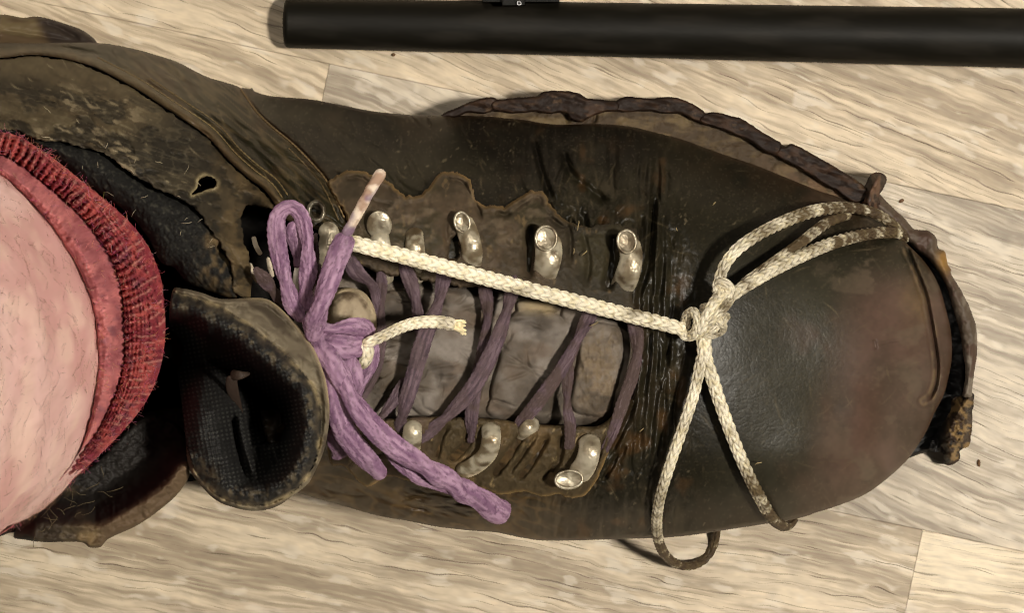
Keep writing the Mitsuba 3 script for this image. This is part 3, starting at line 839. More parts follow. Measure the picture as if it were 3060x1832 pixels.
def fac2_z(u, v, d):
    z = base(u, v) + 1.8 + rnd(d, 12, 2.4) + (nz(u, v, 40, 60, 3, 131, 30) - .5) * 3.5 + (nz(u, v, 9, 12, 2, 132) - .5) * 1.2
    for p, w, dp in F2:
        z = z + groove(u, v, p, w, dp)
    return z


def fac2_c(u, v, d, z):
    c = rgb3(lin(70, 58, 38), len(u))
    c = mixc(c, lin(100, 80, 52), .8 * sst(.45, .68, nz(u, v, 50, 60, 4, 133)))
    c = mixc(c, lin(112, 92, 80), .6 * sst(1340, 1200, u) * sst(.3, .6, nz(u, v, 60, 60, 3, 134)))
    c = mixc(c, lin(166, 134, 82), .85 * np.exp(-(d / 6) ** 2) * (.2 + .9 * nz(u, v, 20, 20, 3, 135)) * (v > 1330))
    c = mixc(c, lin(160, 138, 98), .6 * sst(.68, .8, nz(u, v, 12, 26, 3, 136, 30)))
    return c * (.66 + .4 * nz(u, v, 12, 12, 3, 137))[:, None]


patch('boot__facing_001', fac2_poly, fac2_z, fac2_c, 'matte_leather_bsdf', 3.5, skirt=((1, -2), (3, -6)), rough=3.5, seed=4)

# ------------------------------------------------------------------ sole
outs = [(1240, 420), (1310, 352), (1327, 336), (1365, 321), (1398, 307), (1445, 292), (1478, 291), (1484, 299), (1549, 292), (1600, 288), (1612, 280), (1627, 273), (1695, 271), (1732, 278), (1742, 285), (1754, 293), (1840, 302), (1852, 298), (1875, 289), (1955, 295), (1964, 290), (1992, 289),
        (2035, 295), (2073, 311), (2104, 332), (2109, 346), (2116, 340), (2128, 334), (2172, 342), (2222, 358), (2284, 398), (2310, 412), (2340, 434), (2350, 436), (2358, 430), (2375, 432), (2419, 455), (2470, 484), (2518, 512), (2582, 554), (2640, 600), (2680, 636), (2730, 685), (2800, 730), (2850, 850), (2890, 950), (2893, 1060), (2880, 1180),
        (2850, 1300), (2787, 1346), (2747, 1358), (2690, 1380), (2560, 1440), (2300, 1500), (1900, 1520), (1500, 1500), (1100, 1440), (800, 1400), (300, 1420), (-120, 1420), (-120, 70), (150, 80), (270, 150), (420, 240), (700, 330), (1000, 390)]


def outs_z(u, v, d):
    gap = sst(2640, 2720, u)
    return 12 - 8 * gap + rnd(d, 10, 3.0) + (nz(u, v, 34, 26, 3, 141) - .5) * 3.0


def outs_c(u, v, d, z):
    c = rgb3(lin(40, 29, 20), len(u))
    c = mixc(c, lin(74, 50, 32), .8 * sst(.5, .7, nz(u, v, 50, 20, 3, 142)))
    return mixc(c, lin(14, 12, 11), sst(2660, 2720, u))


patch('boot__outsole', outs, outs_z, outs_c, 'rubber_bsdf', 5.0, smoothpoly=False, skirt=((0, -3), (6, -6), (2, (0.2,))))

welt = [(1333, 336), (1385, 331), (1431, 328), (1460, 318), (1549, 320), (1606, 320), (1690, 318), (1700, 330), (1760, 330), (1790, 322), (1813, 314), (1860, 318), (1940, 319), (2002, 321), (2055, 345), (2106, 362), (2172, 376), (2260, 420), (2322, 450), (2360, 468), (2420, 500), (2480, 540), (2530, 575),
        (2560, 600), (2560, 660), (2400, 640), (2200, 560), (2000, 480), (1700, 430), (1450, 400), (1330, 380)]


def welt_z(u, v, d):
    z = 21 + rnd(d, 6, 1.5) + (nz(u, v, 40, 20, 3, 151) - .5) * 1.4 + (nz(u, v, 8, 8, 2, 152) - .5) * .5
    return z + groove(u, v, [(1694, 320), (1698, 345), (1696, 370)], 5, 1.5) + groove(u, v, [(1775, 325), (1780, 350), (1770, 368)], 5, 1.2)


def welt_c(u, v, d, z):
    c = rgb3(lin(62, 49, 33), len(u))
    c = mixc(c, lin(90, 75, 51), sst(.4, .65, nz(u, v, 60, 24, 4, 153)))
    c = mixc(c, lin(52, 40, 30), .8 * np.exp(-(((u - 1740) / 44) ** 4)) )
    c = mixc(c, lin(104, 78, 56), .6 * sst(2200, 2500, u) * sst(.4, .6, nz(u, v, 40, 40, 3, 154)))
    return c * (.8 + .4 * nz(u, v, 16, 12, 3, 155))[:, None]


patch('boot__welt', welt, welt_z, welt_c, 'matte_leather_bsdf', 3.5, skirt=((1, -3), (3, -7)), rough=2.0, seed=8)
# chunky worn lugs along the lateral edge
LUGS = [[(1305, 356), (1327, 336), (1365, 321), (1398, 307), (1445, 292), (1478, 291), (1486, 302), (1482, 326), (1440, 340), (1400, 334), (1370, 348), (1330, 352)],
        [(1474, 300), (1549, 291), (1600, 288), (1625, 273), (1695, 271), (1738, 281), (1752, 293), (1800, 298), (1846, 303), (1846, 330), (1806, 334), (1765, 350), (1735, 366), (1704, 356), (1690, 338), (1640, 340), (1606, 334), (1549, 338), (1474, 330)],
        [(1838, 304), (1875, 289), (1955, 295), (1992, 289), (2035, 295), (2073, 311), (2104, 332), (2114, 352), (2084, 364), (2040, 342), (1990, 338), (1920, 332), (1838, 332)],
        [(2096, 346), (2112, 338), (2128, 334), (2172, 342), (2222, 358), (2284, 398), (2335, 431), (2322, 462), (2284, 452), (2244, 424), (2196, 402), (2156, 386), (2092, 364)],
        [(2326, 440), (2348, 436), (2364, 430), (2385, 437), (2419, 455), (2470, 484), (2518, 512), (2584, 556), (2600, 592), (2550, 604), (2500, 572), (2460, 550), (2410, 516), (2380, 498), (2318, 464)]]
for k, lp in enumerate(LUGS):
    def lug_z(u, v, d, k=k):
        return 23 + .4 * (k % 2) + 2.0 * np.sqrt(np.clip(1 - (1 - np.clip(d / 6, 0, 1)) ** 2, 0, 1)) + (nz(u, v, 80, 30, 2, 145, 15) - .5) * 2.0 + (nz(u, v, 12, 9, 2, 146) - .5) * .35

    def lug_c(u, v, d, z):
        c = rgb3(lin(30, 19, 12), len(u))
        c = mixc(c, lin(60, 41, 27), .7 * sst(.46, .66, nz(u, v, 44, 16, 4, 148, 12)))
        return mixc(c, lin(92, 70, 48), .4 * sst(.6, .74, nz(u, v, 18, 12, 3, 149)))

    patch(numbered('boot__sole_lug'), lp, lug_z, lug_c, 'wet_rubber_bsdf', 3.0, skirt=((1, -3), (4, -8), (1, (0.3,))), rough=2.2, seed=20 + k)

# toe rim of the sole, gaping away from the upper
rim_poly = [(2585, 600), (2620, 575), (2660, 612), (2705, 655), (2732, 684), (2774, 689), (2800, 715), (2801, 742), (2824, 752), (2832, 790), (2843, 806), (2842, 818), (2868, 861), (2892, 905), (2905, 940), (2919, 989), (2919, 1056), (2912, 1110), (2905, 1160), (2903, 1185),
            (2876, 1184), (2884, 1140), (2884, 1097), (2873, 1020), (2863, 975), (2852, 935), (2836, 880), (2815, 830), (2783, 783), (2745, 752), (2705, 716), (2688, 695), (2640, 660)]


def rim_z(u, v, d):
    return 15 + 4.5 * np.sqrt(np.clip(1 - (1 - np.clip(d / 24, 0, 1)) ** 2, 0, 1)) + (nz(u, v, 30, 44, 3, 161) - .5) * 3 + (nz(u, v, 9, 12, 2, 162) - .5) * .8


def rim_c(u, v, d, z):
    c = rgb3(lin(78, 66, 54), len(u))
    c = mixc(c, lin(112, 102, 90), sst(.42, .62, nz(u, v, 24, 60, 4, 163)) * sst(760, 950, v))
    c = mixc(c, lin(66, 46, 36), .8 * sst(.5, .66, nz(u, v, 40, 40, 3, 164)))
    return mixc(c, lin(150, 112, 52), .8 * np.exp(-(((u - 2822) / 22) ** 2 + ((v - 780) / 36) ** 2)))


patch('boot__toe_rim', rim_poly, rim_z, rim_c, 'rubber_bsdf', 3.5, skirt=((1, -4), (4, -9), (0, (0.3,))), rough=1.5, seed=3)
# crumbled lumps at both ends of the rim
shred = [(2878, 1180), (2905, 1172), (2912, 1215), (2906, 1236), (2903, 1300), (2894, 1335), (2872, 1345), (2868, 1375), (2848, 1390), (2822, 1388), (2818, 1355), (2790, 1352), (2778, 1340), (2800, 1290), (2836, 1240), (2846, 1195)]


def shred_z(u, v, d):
    return 8 + 9 * sst(0, 26, d) * sst(2790, 2840, u) + (nz(u, v, 18, 22, 3, 171) - .5) * 8 + (nz(u, v, 7, 7, 2, 172) - .5) * 2


def shred_c(u, v, d, z):
    c = rgb3(lin(52, 38, 26), len(u))
    c = mixc(c, lin(122, 98, 62), sst(.45, .62, nz(u, v, 13, 18, 3, 173)) * sst(2820, 2850, u))
    c = mixc(c, lin(26, 18, 14), sst(.55, .7, nz(u, v, 16, 16, 3, 174)))
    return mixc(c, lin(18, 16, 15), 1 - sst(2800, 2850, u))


patch('boot__torn_rubber', shred, shred_z, shred_c, 'rubber_bsdf', 3.0, skirt=((1, -3), (3, (0.2,))), rough=4, seed=5)
lump = [(2570, 612), (2578, 570), (2588, 548), (2605, 520), (2628, 514), (2646, 524), (2650, 542), (2640, 562), (2626, 585), (2630, 610), (2600, 640)]
patch('boot__torn_rubber_001', lump, lambda u, v, d: 20 + 9 * sst(0, 24, d) + (nz(u, v, 22, 22, 3, 181) - .5) * 4,
      lambda u, v, d, z: mixc(rgb3(lin(50, 36, 28), len(u)), lin(96, 70, 52), sst(.5, .7, nz(u, v, 16, 26, 3, 182))), 'rubber_bsdf', 3.0, skirt=((1, -4), (3, (5,))), rough=2, seed=6)

# inner side of the shaft, under the collar and the fold
patch('boot__quarter_001', [(330, 1540), (420, 1490), (520, 1462), (570, 1412), (640, 1455), (760, 1500), (880, 1450), (930, 1300), (880, 1220), (420, 1240), (330, 1400)],
      lambda u, v, d: 74 + .02 * (u - 600) + rnd(d, 16, 4) + (nz(u, v, 50, 50, 3, 186) - .5) * 4, lambda u, v, d, z: mixc(rgb3(lin(44, 36, 25), len(u)), lin(70, 56, 38), sst(.45, .65, nz(u, v, 50, 50, 3, 187))),
      'leather_bsdf', 6.0, skirt=((-4, -12), (0, -30), (16, (14,))))

# ------------------------------------------------------------------ folded-over tongue top / medial collar curl
curl_poly = [(516, 868), (545, 862), (600, 874), (660, 893), (748, 890), (794, 893), (825, 910), (856, 938), (890, 975), (915, 1009), (938, 1042), (955, 1080), (972, 1130), (981, 1180), (985, 1235), (980, 1290), (970, 1340), (953, 1385), (925, 1440), (890, 1472), (860, 1494), (828, 1514),
             (794, 1525), (760, 1528), (728, 1525), (690, 1515), (662, 1505), (635, 1488), (612, 1465), (590, 1440), (572, 1415), (560, 1380), (556, 1330), (548, 1250), (535, 1150), (520, 1050), (505, 960)]
RIM = cr([(515, 872), (560, 885), (600, 897), (650, 915), (695, 938), (740, 968), (785, 1004), (825, 1036), (860, 1068), (892, 1100), (920, 1132), (942, 1165), (955, 1205), (960, 1250), (958, 1300), (944, 1370), (915, 1430), (870, 1475), (800, 1508), (728, 1510), (665, 1490), (615, 1450), (580, 1405)], 6)
RIMPOLY = shapely.Polygon(np.vstack([RIM, [[545, 1300], [515, 1050], [490, 900]]])).buffer(0)
LOBE = cr([(610, 1250), (625, 1330), (665, 1420), (740, 1480)], 6)


def curl_z(u, v, d):
    e, t = dline(u, v, RIM, 1500)
    ins = shapely.contains_xy(RIMPOLY, u, v)
    rimh = 134 - 14 * sst(.45, 1, t) - 6 * (1 - sst(0, .15, t)) + 7 * (nz(u, v, 110, 110, 2, 189) - .5)
    lip = 46.
    inside = rimh + 7 * np.sqrt(np.clip(1 - ((np.minimum(e, 2 * lip) - lip) / lip) ** 2, 0, 1)) - 52 * sst(lip, 165, e)
    inside = inside - 30 * np.exp(-(((u - 800) / 66) ** 2 + ((v - 1270) / 95) ** 2))
    lb, lt = dline(u, v, LOBE, 400)
    inside = np.maximum(inside, 130 - 20 * (lb / 105) ** 2 - 6 * sst(.7, 1, lt))
    for q, hh, ww in (([(792, 1478), (776, 1410), (758, 1345)], 114, 22.), ([(858, 1448), (832, 1385), (820, 1350)], 112, 20.), ([(908, 1380), (880, 1330)], 113, 20.)):
        f2, ft = dline(u, v, cr(q, 6), 200)
        inside = np.maximum(inside, hh - 14 * (f2 / ww) ** 2 - 8 * ft)
    inside = inside + groove(u, v, [(690, 1225), (706, 1320), (728, 1400), (752, 1440)], 14, 16)
    outside = rimh - .02 * e - 12 * sst(10, 110, e) + 2.5 * np.exp(-((d - 10) / 9) ** 2) - 1.2 * ridge(u, v, 90, 30, 2, 198, 40)
    z = np.where(ins, inside, outside)
    tex = sst(14, 44, e) * ins
    a, b = (u * .82 + v * .57), (-u * .57 + v * .82)
    net = np.sin(a / 2.9 + 1.4 * nz(u, v, 30, 30, 2, 199)) * np.sin(b / 2.9)
    z = z + tex * (net * .4 + (nz(u, v, 44, 44, 3, 192) - .5) * 5) + (1 - tex) * ((nz(u, v, 14, 14, 2, 193) - .5) * .8 - .5 * ridge(u, v, 26, 40, 2, 191)) + ins * (1 - sst(60, 150, e)) * (nz(u, v, 26, 26, 3, 188) - .5) * 3.4
    z = z - 46 * (1 - sst(500, 640, u + .12 * (v - 900))) * sst(920, 1000, v) * (1 - sst(1240, 1330, v))
    return z + rnd(d, 8, 2.5)


def curl_c(u, v, d, z):
    e, t = dline(u, v, RIM, 1500)
    ins = shapely.contains_xy(RIMPOLY, u, v)
    c = rgb3(lin(74, 65, 52), len(u))
    c = mixc(c, lin(108, 98, 80), sst(.4, .6, nz(u, v, 60, 40, 3, 194, 40)))
    c = mixc(c, lin(186, 168, 132), .7 * np.exp(-(d / 7) ** 2) * sst(700, 760, u) * (1 - sst(1180, 1260, v)))
    a, b = (u * .82 + v * .57), (-u * .57 + v * .82)
    net = np.sin(a / 2.9 + 1.4 * nz(u, v, 30, 30, 2, 199)) * np.sin(b / 2.9)
    tx = rgb3(lin(26, 25, 24), len(u))
    tx = mixc(tx, lin(92, 82, 64), .8 * np.exp(-((e - 26) / 20) ** 2) * sst(.42, .7, nz(u, v, 16, 16, 3, 183)))
    tx = mixc(tx, lin(78, 78, 72), .42 * sst(.1, .9, net) * sst(.3, .65, nz(u, v, 50, 50, 3, 195)))
    blend = sst(8, 34, e) * ins
    c = np.where(ins[:, None], mixc(rgb3(lin(60, 53, 43), len(u)), lin(34, 32, 29), sst(.34, .58, nz(u, v, 26, 26, 4, 196))), c)
    c = mixc(c, lin(170, 152, 116), .75 * np.exp(-(e / 7) ** 2) * sst(.35, .7, nz(u, v, 26, 26, 3, 197)))
    return c * (1 - blend[:, None]) + tx * blend[:, None]


patch('boot__tongue_top', curl_poly, curl_z, curl_c, 'matte_leather_bsdf', 3.5, skirt=((2, -4), (10, -12), (30, -34), (50, -60)))
# leather sliver curling inside
sl = Build()
a, b, S, TH = sweep([(690, 1120, 116), (715, 1122, 119), (748, 1116, 118)], [16, 14, 4], 12, 3, flat=.5)
sl.add(a, b, lin(50, 39, 31))
a, b, S, TH = sweep([(692, 1122, 117), (694, 1165, 114), (708, 1205, 110), (728, 1252, 104)], [16, 19, 13, 2], 12, 3, flat=.5)
sl.add(a, b, lin(48, 37, 30))
sl.done('boot__torn_sliver', 'matte_leather_bsdf')

# raised thread lines of the seams
st = Build()
for line, off, col in ((SEAM_B, 4, lin(112, 92, 62)), (SEAM_B[3:], 22, lin(90, 74, 48)), (SEAM_A[4:], 30, lin(112, 94, 62)), (SEAM_A[6:], 48, lin(100, 84, 54))):
    q = cr(line, 5)
    t = np.gradient(q, axis=0)
    t /= np.linalg.norm(t, axis=1, keepdims=True)
    q = q + np.stack([t[:, 1], -t[:, 0]], -1) * (off if line[0][0] < 700 and line is not SEAM_B else -off)
    q = q[(q[:, 0] > -100)]
    zz = quarter_z(q[:, 0], q[:, 1], np.full(len(q), 40.)) + .2
    a, b, S, TH = sweep(np.column_stack([q, zz]), 2.2, 6, 4, disp=lambda s, t: 1.0 * np.sin(s / 2.6), smooth=2)
    st.add(a, b, col)
st.done('boot__seam_thread', 'lace_bsdf')

# ------------------------------------------------------------------ metal lace hooks
MB = lin(196, 184, 150)


def metalcol(a, seed, worn=.5):
    n1 = meshkit.fbm(a * 420, 3, seed)
    c = mixc(rgb3(lin(196, 186, 162), len(a)), lin(112, 94, 66), np.clip(sst(.36, .66, n1) * worn * 1.5, 0, .85))
    return mixc(c, lin(84, 68, 46), sst(.55, .72, meshkit.fbm(a * 300 + 3, 3, seed + 1)) * .85)


def hook(path, rad, seed, dome=None, flat=.5, ring=None, worn=.5):
    b_ = Build()
    z0 = np.array([p[2] for p in path], float)
    pth = [(p[0], p[1], float(base(np.array([p[0]]), np.array([p[1]]))[0]) + p[2]) for p in path]
    a, f, S, TH = sweep(pth, rad, 22, 3, flat=flat, disp=lambda s, t: 3.0 * np.cos(4 * t) * .5 + 3.0 * (meshkit.noise(np.stack([s / 30, 1.5 * np.cos(t), 1.5 * np.sin(t)], -1), seed) - .5))
    b_.add(a, f, metalcol(a, seed, worn))
    if dome:
        du, dv, dr_, dz = dome
        zb = float(base(np.array([du]), np.array([dv]))[0]) + dz
        s = trimesh.creation.icosphere(3, 1.0)
        V = s.vertices * [1, 1.15, .22] @ np.array([[1, 0, 0], [0, .95, -.3], [0, .3, .95]]).T
        c = P(du, dv, zb)
        V = c + V * dr_ * px(zb) * (1 + .05 * (meshkit.noise(s.vertices * 2.2 + seed, seed) - .5))[:, None]
        b_.add(V, np.array(s.faces), metalcol(V, seed + 3, worn + .35) * .8)
    if ring:
        du, dv, r1, r2, dz, ang = ring
        zb = float(base(np.array([du]), np.array([dv]))[0]) + dz
        t = np.linspace(0, 2 * math.pi, 33)
        ca, sa = math.cos(ang), math.sin(ang)
        pts = [(du + r1 * math.cos(x) * ca - r2 * math.sin(x) * sa, dv + r1 * math.cos(x) * sa + r2 * math.sin(x) * ca, zb) for x in t]
        a, f, S, TH = sweep(pts, 4.5, 12, 2, caps=False, smooth=2)
        b_.add(a, f, metalcol(a, seed + 5, worn) * .75)
        tt = np.linspace(0, 2 * math.pi, 32, endpoint=False)
        q = np.vstack([P(du + .95 * (r1 * np.cos(tt) * ca - r2 * np.sin(tt) * sa), dv + .95 * (r1 * np.cos(tt) * sa + r2 * np.sin(tt) * ca), zb), [P(du, dv, zb - 1.0)]])
        b_.add(q, np.array([[i, 32, (i + 1) % 32] for i in range(32)]), metalcol(q, seed + 9, 1.0) * .75)
    b_.done(numbered('boot__lace_hook'), 'dull_metal_bsdf')


hook([(1128, 690, 4), (1140, 730, 5), (1150, 790, 1), (1155, 850, -3)], [30, 26, 24, 20], 11, dome=(1133, 672, 38, 6.8), worn=.25)
hook([(1238, 680, 3.5), (1240, 740, 5), (1245, 800, 2), (1240, 850, -2)], [24, 28, 27, 22], 12, worn=.9, flat=.5)
hook([(1378, 650, 4), (1396, 690, 6), (1410, 745, 5.5), (1408, 800, 1), (1402, 850, -4)], [27, 30, 30, 28, 24], 13, ring=(1381, 664, 22, 30, 7.6, -.25), worn=.6)
hook([(1632, 700, 5), (1640, 750, 6.5), (1632, 800, 4.5), (1618, 850, -2)], [37, 40, 37, 30], 14, ring=(1632, 712, 31, 36, 9.4, 0), worn=.45)
hook([(1872, 712, 4.5), (1886, 765, 6), (1874, 825, 3.5), (1848, 880, -3)], [35, 33, 36, 34], 15, ring=(1873, 722, 27, 34, 8.6, -.15), worn=.5)
hook([(1234, 1256, 2), (1232, 1300, 5.5), (1224, 1350, 4.5), (1205, 1385, 1)], [25, 28, 27, 18], 16, worn=.35)
hook([(1464, 1262, 1), (1468, 1310, 6), (1454, 1360, 6), (1415, 1394, 5), (1368, 1414, 3)], [27, 28, 27, 26, 24], 17, worn=.7)
hook([(1606, 1258, 1), (1590, 1270, 3), (1572, 1284, 3.5), (1548, 1310, 0)], [16, 22, 20, 13], 18, worn=.5)
hook([(1756, 1300, 2), (1762, 1345, 6.5), (1746, 1395, 7), (1712, 1430, 6.5)], [30, 32, 33, 34], 19, ring=(1700, 1434, 41, 26, 9.2, -.08), worn=.35)
# top lateral hook (grey) and its dark eyelet ring
hook([(956, 676, 5), (985, 700, 7), (972, 750, 6), (955, 800, 2)], [26, 30, 26, 16], 20, worn=.25)
eb = Build()
t = np.linspace(0, 2 * math.pi, 33)
a, f, S, TH = sweep([(945 + 22 * math.cos(x), 632 + 27 * math.sin(x), float(base(np.array([945.]), np.array([632.]))[0]) + 4) for x in t], 8, 12, 2, caps=False, smooth=2)
eb.add(a, f, metalcol(a, 31, 1.0) * .35)
eb.done('boot__eyelet', 'dull_metal_bsdf')
# torn pale backing strips in the gap beside the collar
tp = Build()
for p, r in (([(757, 706, 112), (765, 735, 114), (780, 762, 112)], [7, 8, 7]), ([(748, 786, 112), (756, 815, 114), (770, 846, 111)], [4, 8, 5]), ([(800, 768, 110), (806, 795, 111), (815, 828, 108)], [5, 8, 6])):
    a, f, S, TH = sweep(p, r, 10, 3, flat=.4)
    tp.add(a, f, lin(200, 186, 164))
tp.done('boot__torn_backing', 'matte_leather_bsdf')
# short threads and lint
lt = Build()
rr = np.random.default_rng(3)


def fibre(B_, u, v, z, L_, a0, curl, r, col):
    n_ = 5
    pts = []
    for k in range(n_):
        pts.append((u, v, z + 1.5 * math.sin(k * .8)))
        u += L_ / n_ * math.cos(a0)
        v += L_ / n_ * math.sin(a0)
        a0 += curl * rr.uniform(-1, 1)
    a, f, S, TH = sweep(pts, r, 5, 4, smooth=3)
    B_.add(a, f, col)


for k in range(20):
    u = rr.uniform(100, 330)
    v = 1590 - (u - 90) * .72 + rr.uniform(-45, 60)
    fibre(lt, u, v, 121, rr.uniform(30, 80), rr.uniform(-2.6, .6), .6, rr.uniform(.5, .9), lin(98, 86, 62))
for k in range(26):
    u = rr.uniform(120, 640)
    v = 400 + (u - 100) * .42 + rr.uniform(-110, 130)
    fibre(lt, u, v, float(base(np.array([u]), np.array([v]))[0]) + (4 if u > 250 else 3), rr.uniform(14, 46), rr.uniform(-1.5, 1.5), .5, rr.uniform(.5, 1.0), lin(168, 156, 130))
for p in ((1724, 690, 40, -1.2), (1738, 765, 30, -.9), (1712, 760, 26, -1.1), (2130, 612, 16, -.6), (2020, 680, 14, 1.2), (2255, 1390, 30, -.7), (1760, 975, 40, -.3), (1910, 1290, 22, -.3)):
    fibre(lt, p[0], p[1], float(base(np.array([p[0]]), np.array([p[1]]))[0]) + 3.5, p[2], p[3], .5, 1.6, lin(150, 132, 96))
lt.done('boot__lint', 'lace_bsdf')
labels['boot__lint'] = {'label': 'loose pale hairs and threads caught on the lining', 'kind': 'stuff'}
labels['boot'] = {'label': 'worn dark leather work boot with split toe on the wooden floor', 'category': 'boot'}
labels['boot__collar_panel'] = {'label': 'flaking padded ankle panel with a torn hole'}

# ------------------------------------------------------------------ purple lace
PUR, PUL, PUB = lin(118, 86, 110), lin(176, 142, 166), lin(72, 58, 54)


def lacecol(a, S, TH, seed, wear):
    n1 = meshkit.fbm(np.stack([S / 46 + seed, 2.6 * np.cos(TH), 2.6 * np.sin(TH)], -1), 3, seed)
    n2 = meshkit.fbm(np.stack([S / 13 + seed, 4.5 * np.cos(TH), 4.5 * np.sin(TH)], -1), 2, seed + 2)
    n3 = meshkit.fbm(a * 300, 3, seed + 3)
    pale = wear < .3
    c = mixc(rgb3(lin(122, 90, 116) if pale else lin(74, 59, 68), len(a)), lin(166, 134, 156) if pale else lin(106, 88, 95), sst(.34, .66, n1))
    c = mixc(c, lin(84, 56, 80) if pale else lin(58, 44, 52), .6 * sst(.5, .7, n2))
    c = mixc(c, PUB, np.clip(wear * (.3 + .9 * sst(.35, .6, n3)), 0, .95))
    return mixc(c, lin(196, 170, 180), (.35 if pale else .1) * sst(.62, .8, n2) * sst(.5, .6, n3))


def weave(s, t):
    ph = s / 62 + 1.2 * np.sin(s / 90)
    return 5.0 * np.cos(2 * (t - ph)) + 1.0 * np.cos(6 * t - 2 * ph) + .5 * np.cos(13 * t - 3 * ph) + .8 * np.sin(s / 2.6 + 3 * t) + 4.0 * (meshkit.noise(np.stack([s / 34, 1.4 * np.cos(t), 1.4 * np.sin(t)], -1), 2) - .5)


X = 'crossing'


def lace(key, path, rad, seed, wear=.2, flat=.55, rel=True, nang=40):
    B_ = Build()
    pp = [(p[0], p[1], p[2] + (float(base(np.array([p[0]]), np.array([p[1]]))[0]) if rel else 0)) for p in path]
    a, f, S, TH = sweep(pp, np.array(rad) * (.95 if key == X else 1.03), nang, 3, flat=flat, disp=weave)
    B_.add(a, f, lacecol(a, S, TH, seed, wear))
    B_.done(numbered('shoelace__' + key), 'lace_bsdf')


X = 'crossing'
lace(X, [(1890, 930, 0), (1896, 969, 2), (1906, 1049, 3), (1888, 1130, 3), (1867, 1186, 2.5), (1833, 1289, 3), (1798, 1362, 1)], [16, 17, 19, 17, 15, 11, 7], 51, .85)
lace(X, [(1790, 905, 0), (1758, 946, 2), (1715, 1040, 4), (1660, 1130, 4), (1600, 1212, 3), (1545, 1275, 1)], [19, 19, 18, 17, 17, 14], 52, .8)
lace(X, [(1700, 1060, 1), (1695, 1130, 3), (1696, 1221, 3.5), (1704, 1272, 4), (1701, 1345, 2)], [13, 14, 14, 15, 10], 53, .85)
lace(X, [(1545, 820, 2), (1531, 864, 5), (1510, 945, 6), (1481, 1025, 6), (1420, 1148, 5.5), (1333, 1247, 4), (1245, 1320, 2)], [17, 18, 19, 20, 20, 18, 14], 54, .45)
lace(X, [(1444, 830, 0), (1449, 870, 2), (1458, 950, 3), (1440, 1060, 1), (1418, 1175, 3), (1408, 1255, 4), (1408, 1325, 1)], [15, 16, 16, 14, 15, 16, 11], 55, .9)
lace(X, [(1345, 780, 2), (1327, 821, 4), (1308, 913, 5), (1268, 1010, 6), (1240, 1110, 6), (1210, 1210, 4.5), (1190, 1295, 1)], [18, 19, 19, 22, 20, 20, 15], 56, .4)
lace(X, [(1204, 775, 3), (1216, 815, 4), (1238, 880, 4), (1252, 950, 3), (1262, 1010, 2)], [16, 18, 19, 18, 14], 57, .35)
lace(X, [(1040, 760, 8), (1065, 815, 6), (1111, 850, 4), (1130, 910, 3), (1136, 985, 2)], [18, 21, 18, 14, 13], 58, .3)
lace(X, [(1138, 790, 1), (1140, 860, 3), (1138, 940, 3), (1140, 1010, 3), (1118, 1110, 4), (1070, 1200, 4)], [10, 12, 13, 12, 14, 13], 59, .6)
lace(X, [(1125, 1020, 5), (1104, 1100, 6), (1060, 1190, 6), (1040, 1230, 3)], [14, 16, 16, 12], 60, .1)
lace(X, [(1208, 1130, 2), (1180, 1190, 3), (1135, 1252, 3), (1080, 1300, 1)], [11, 13, 14, 12], 61, .55)
lace(X, [(760, 800, 9), (785, 830, 10), (812, 865, 9), (855, 915, 6)], [12, 17, 18, 15], 62, .85)
# bow loop at the top
Q = [(900, 960, 118), (872, 900, 121), (850, 830, 124), (834, 760, 126), (826, 700, 127), (827, 655, 128), (842, 628, 128.5), (868, 618, 128.5), (892, 632, 128), (908, 668, 127), (918, 730, 126), (921, 800, 124), (914, 860, 122), (914, 930, 118)]
lace('bow_loop', Q, [20, 22, 23, 23, 22, 19, 17, 16, 18, 19, 20, 21, 22, 20], 63, .08, rel=False, flat=.8)
lace('bow_loop', [(884, 660, 126), (876, 690, 125), (884, 740, 122), (890, 800, 118)], [17, 20, 18, 12], 64, .15, rel=False)
lace('loose_end', [(948, 800, 112), (938, 770, 114), (938, 730, 116), (945, 700, 112)], [9, 12, 11, 8], 65, 1.4, rel=False)
lace('loose_end', [(915, 930, 112), (932, 880, 116), (948, 830, 118), (950, 790, 115)], [8, 13, 14, 8], 66, 1.2, rel=False)
# long end with its stiff worn tip
lace('loose_end', [(928, 1010, 122), (945, 950, 128), (972, 870, 131), (1000, 790, 130), (1022, 735, 128), (1038, 698, 126)], [27, 29, 29, 28, 27, 22], 67, .06, rel=False, flat=.85)
tb_ = Build()
a, f, S, TH = sweep([(1030, 708, 127), (1062, 650, 128), (1095, 590, 129), (1124, 540, 129), (1146, 506, 129)], [17, 17, 17, 18, 16], 18, 3, flat=.85, disp=lambda s, t: 3 * (meshkit.noise(np.stack([s / 20, np.cos(t), np.sin(t)], -1), 4) - .5))
n1 = meshkit.fbm(a * 380, 3, 6)
c = mixc(rgb3(lin(160, 132, 112), len(a)), lin(214, 198, 178), sst(.42, .6, n1))
c = mixc(c, lin(104, 82, 112), .8 * sst(.52, .66, meshkit.fbm(a * 240 + 4, 2, 8)))
tb_.add(a, f, c)
tb_.done('shoelace__tip', 'lace_bsdf')
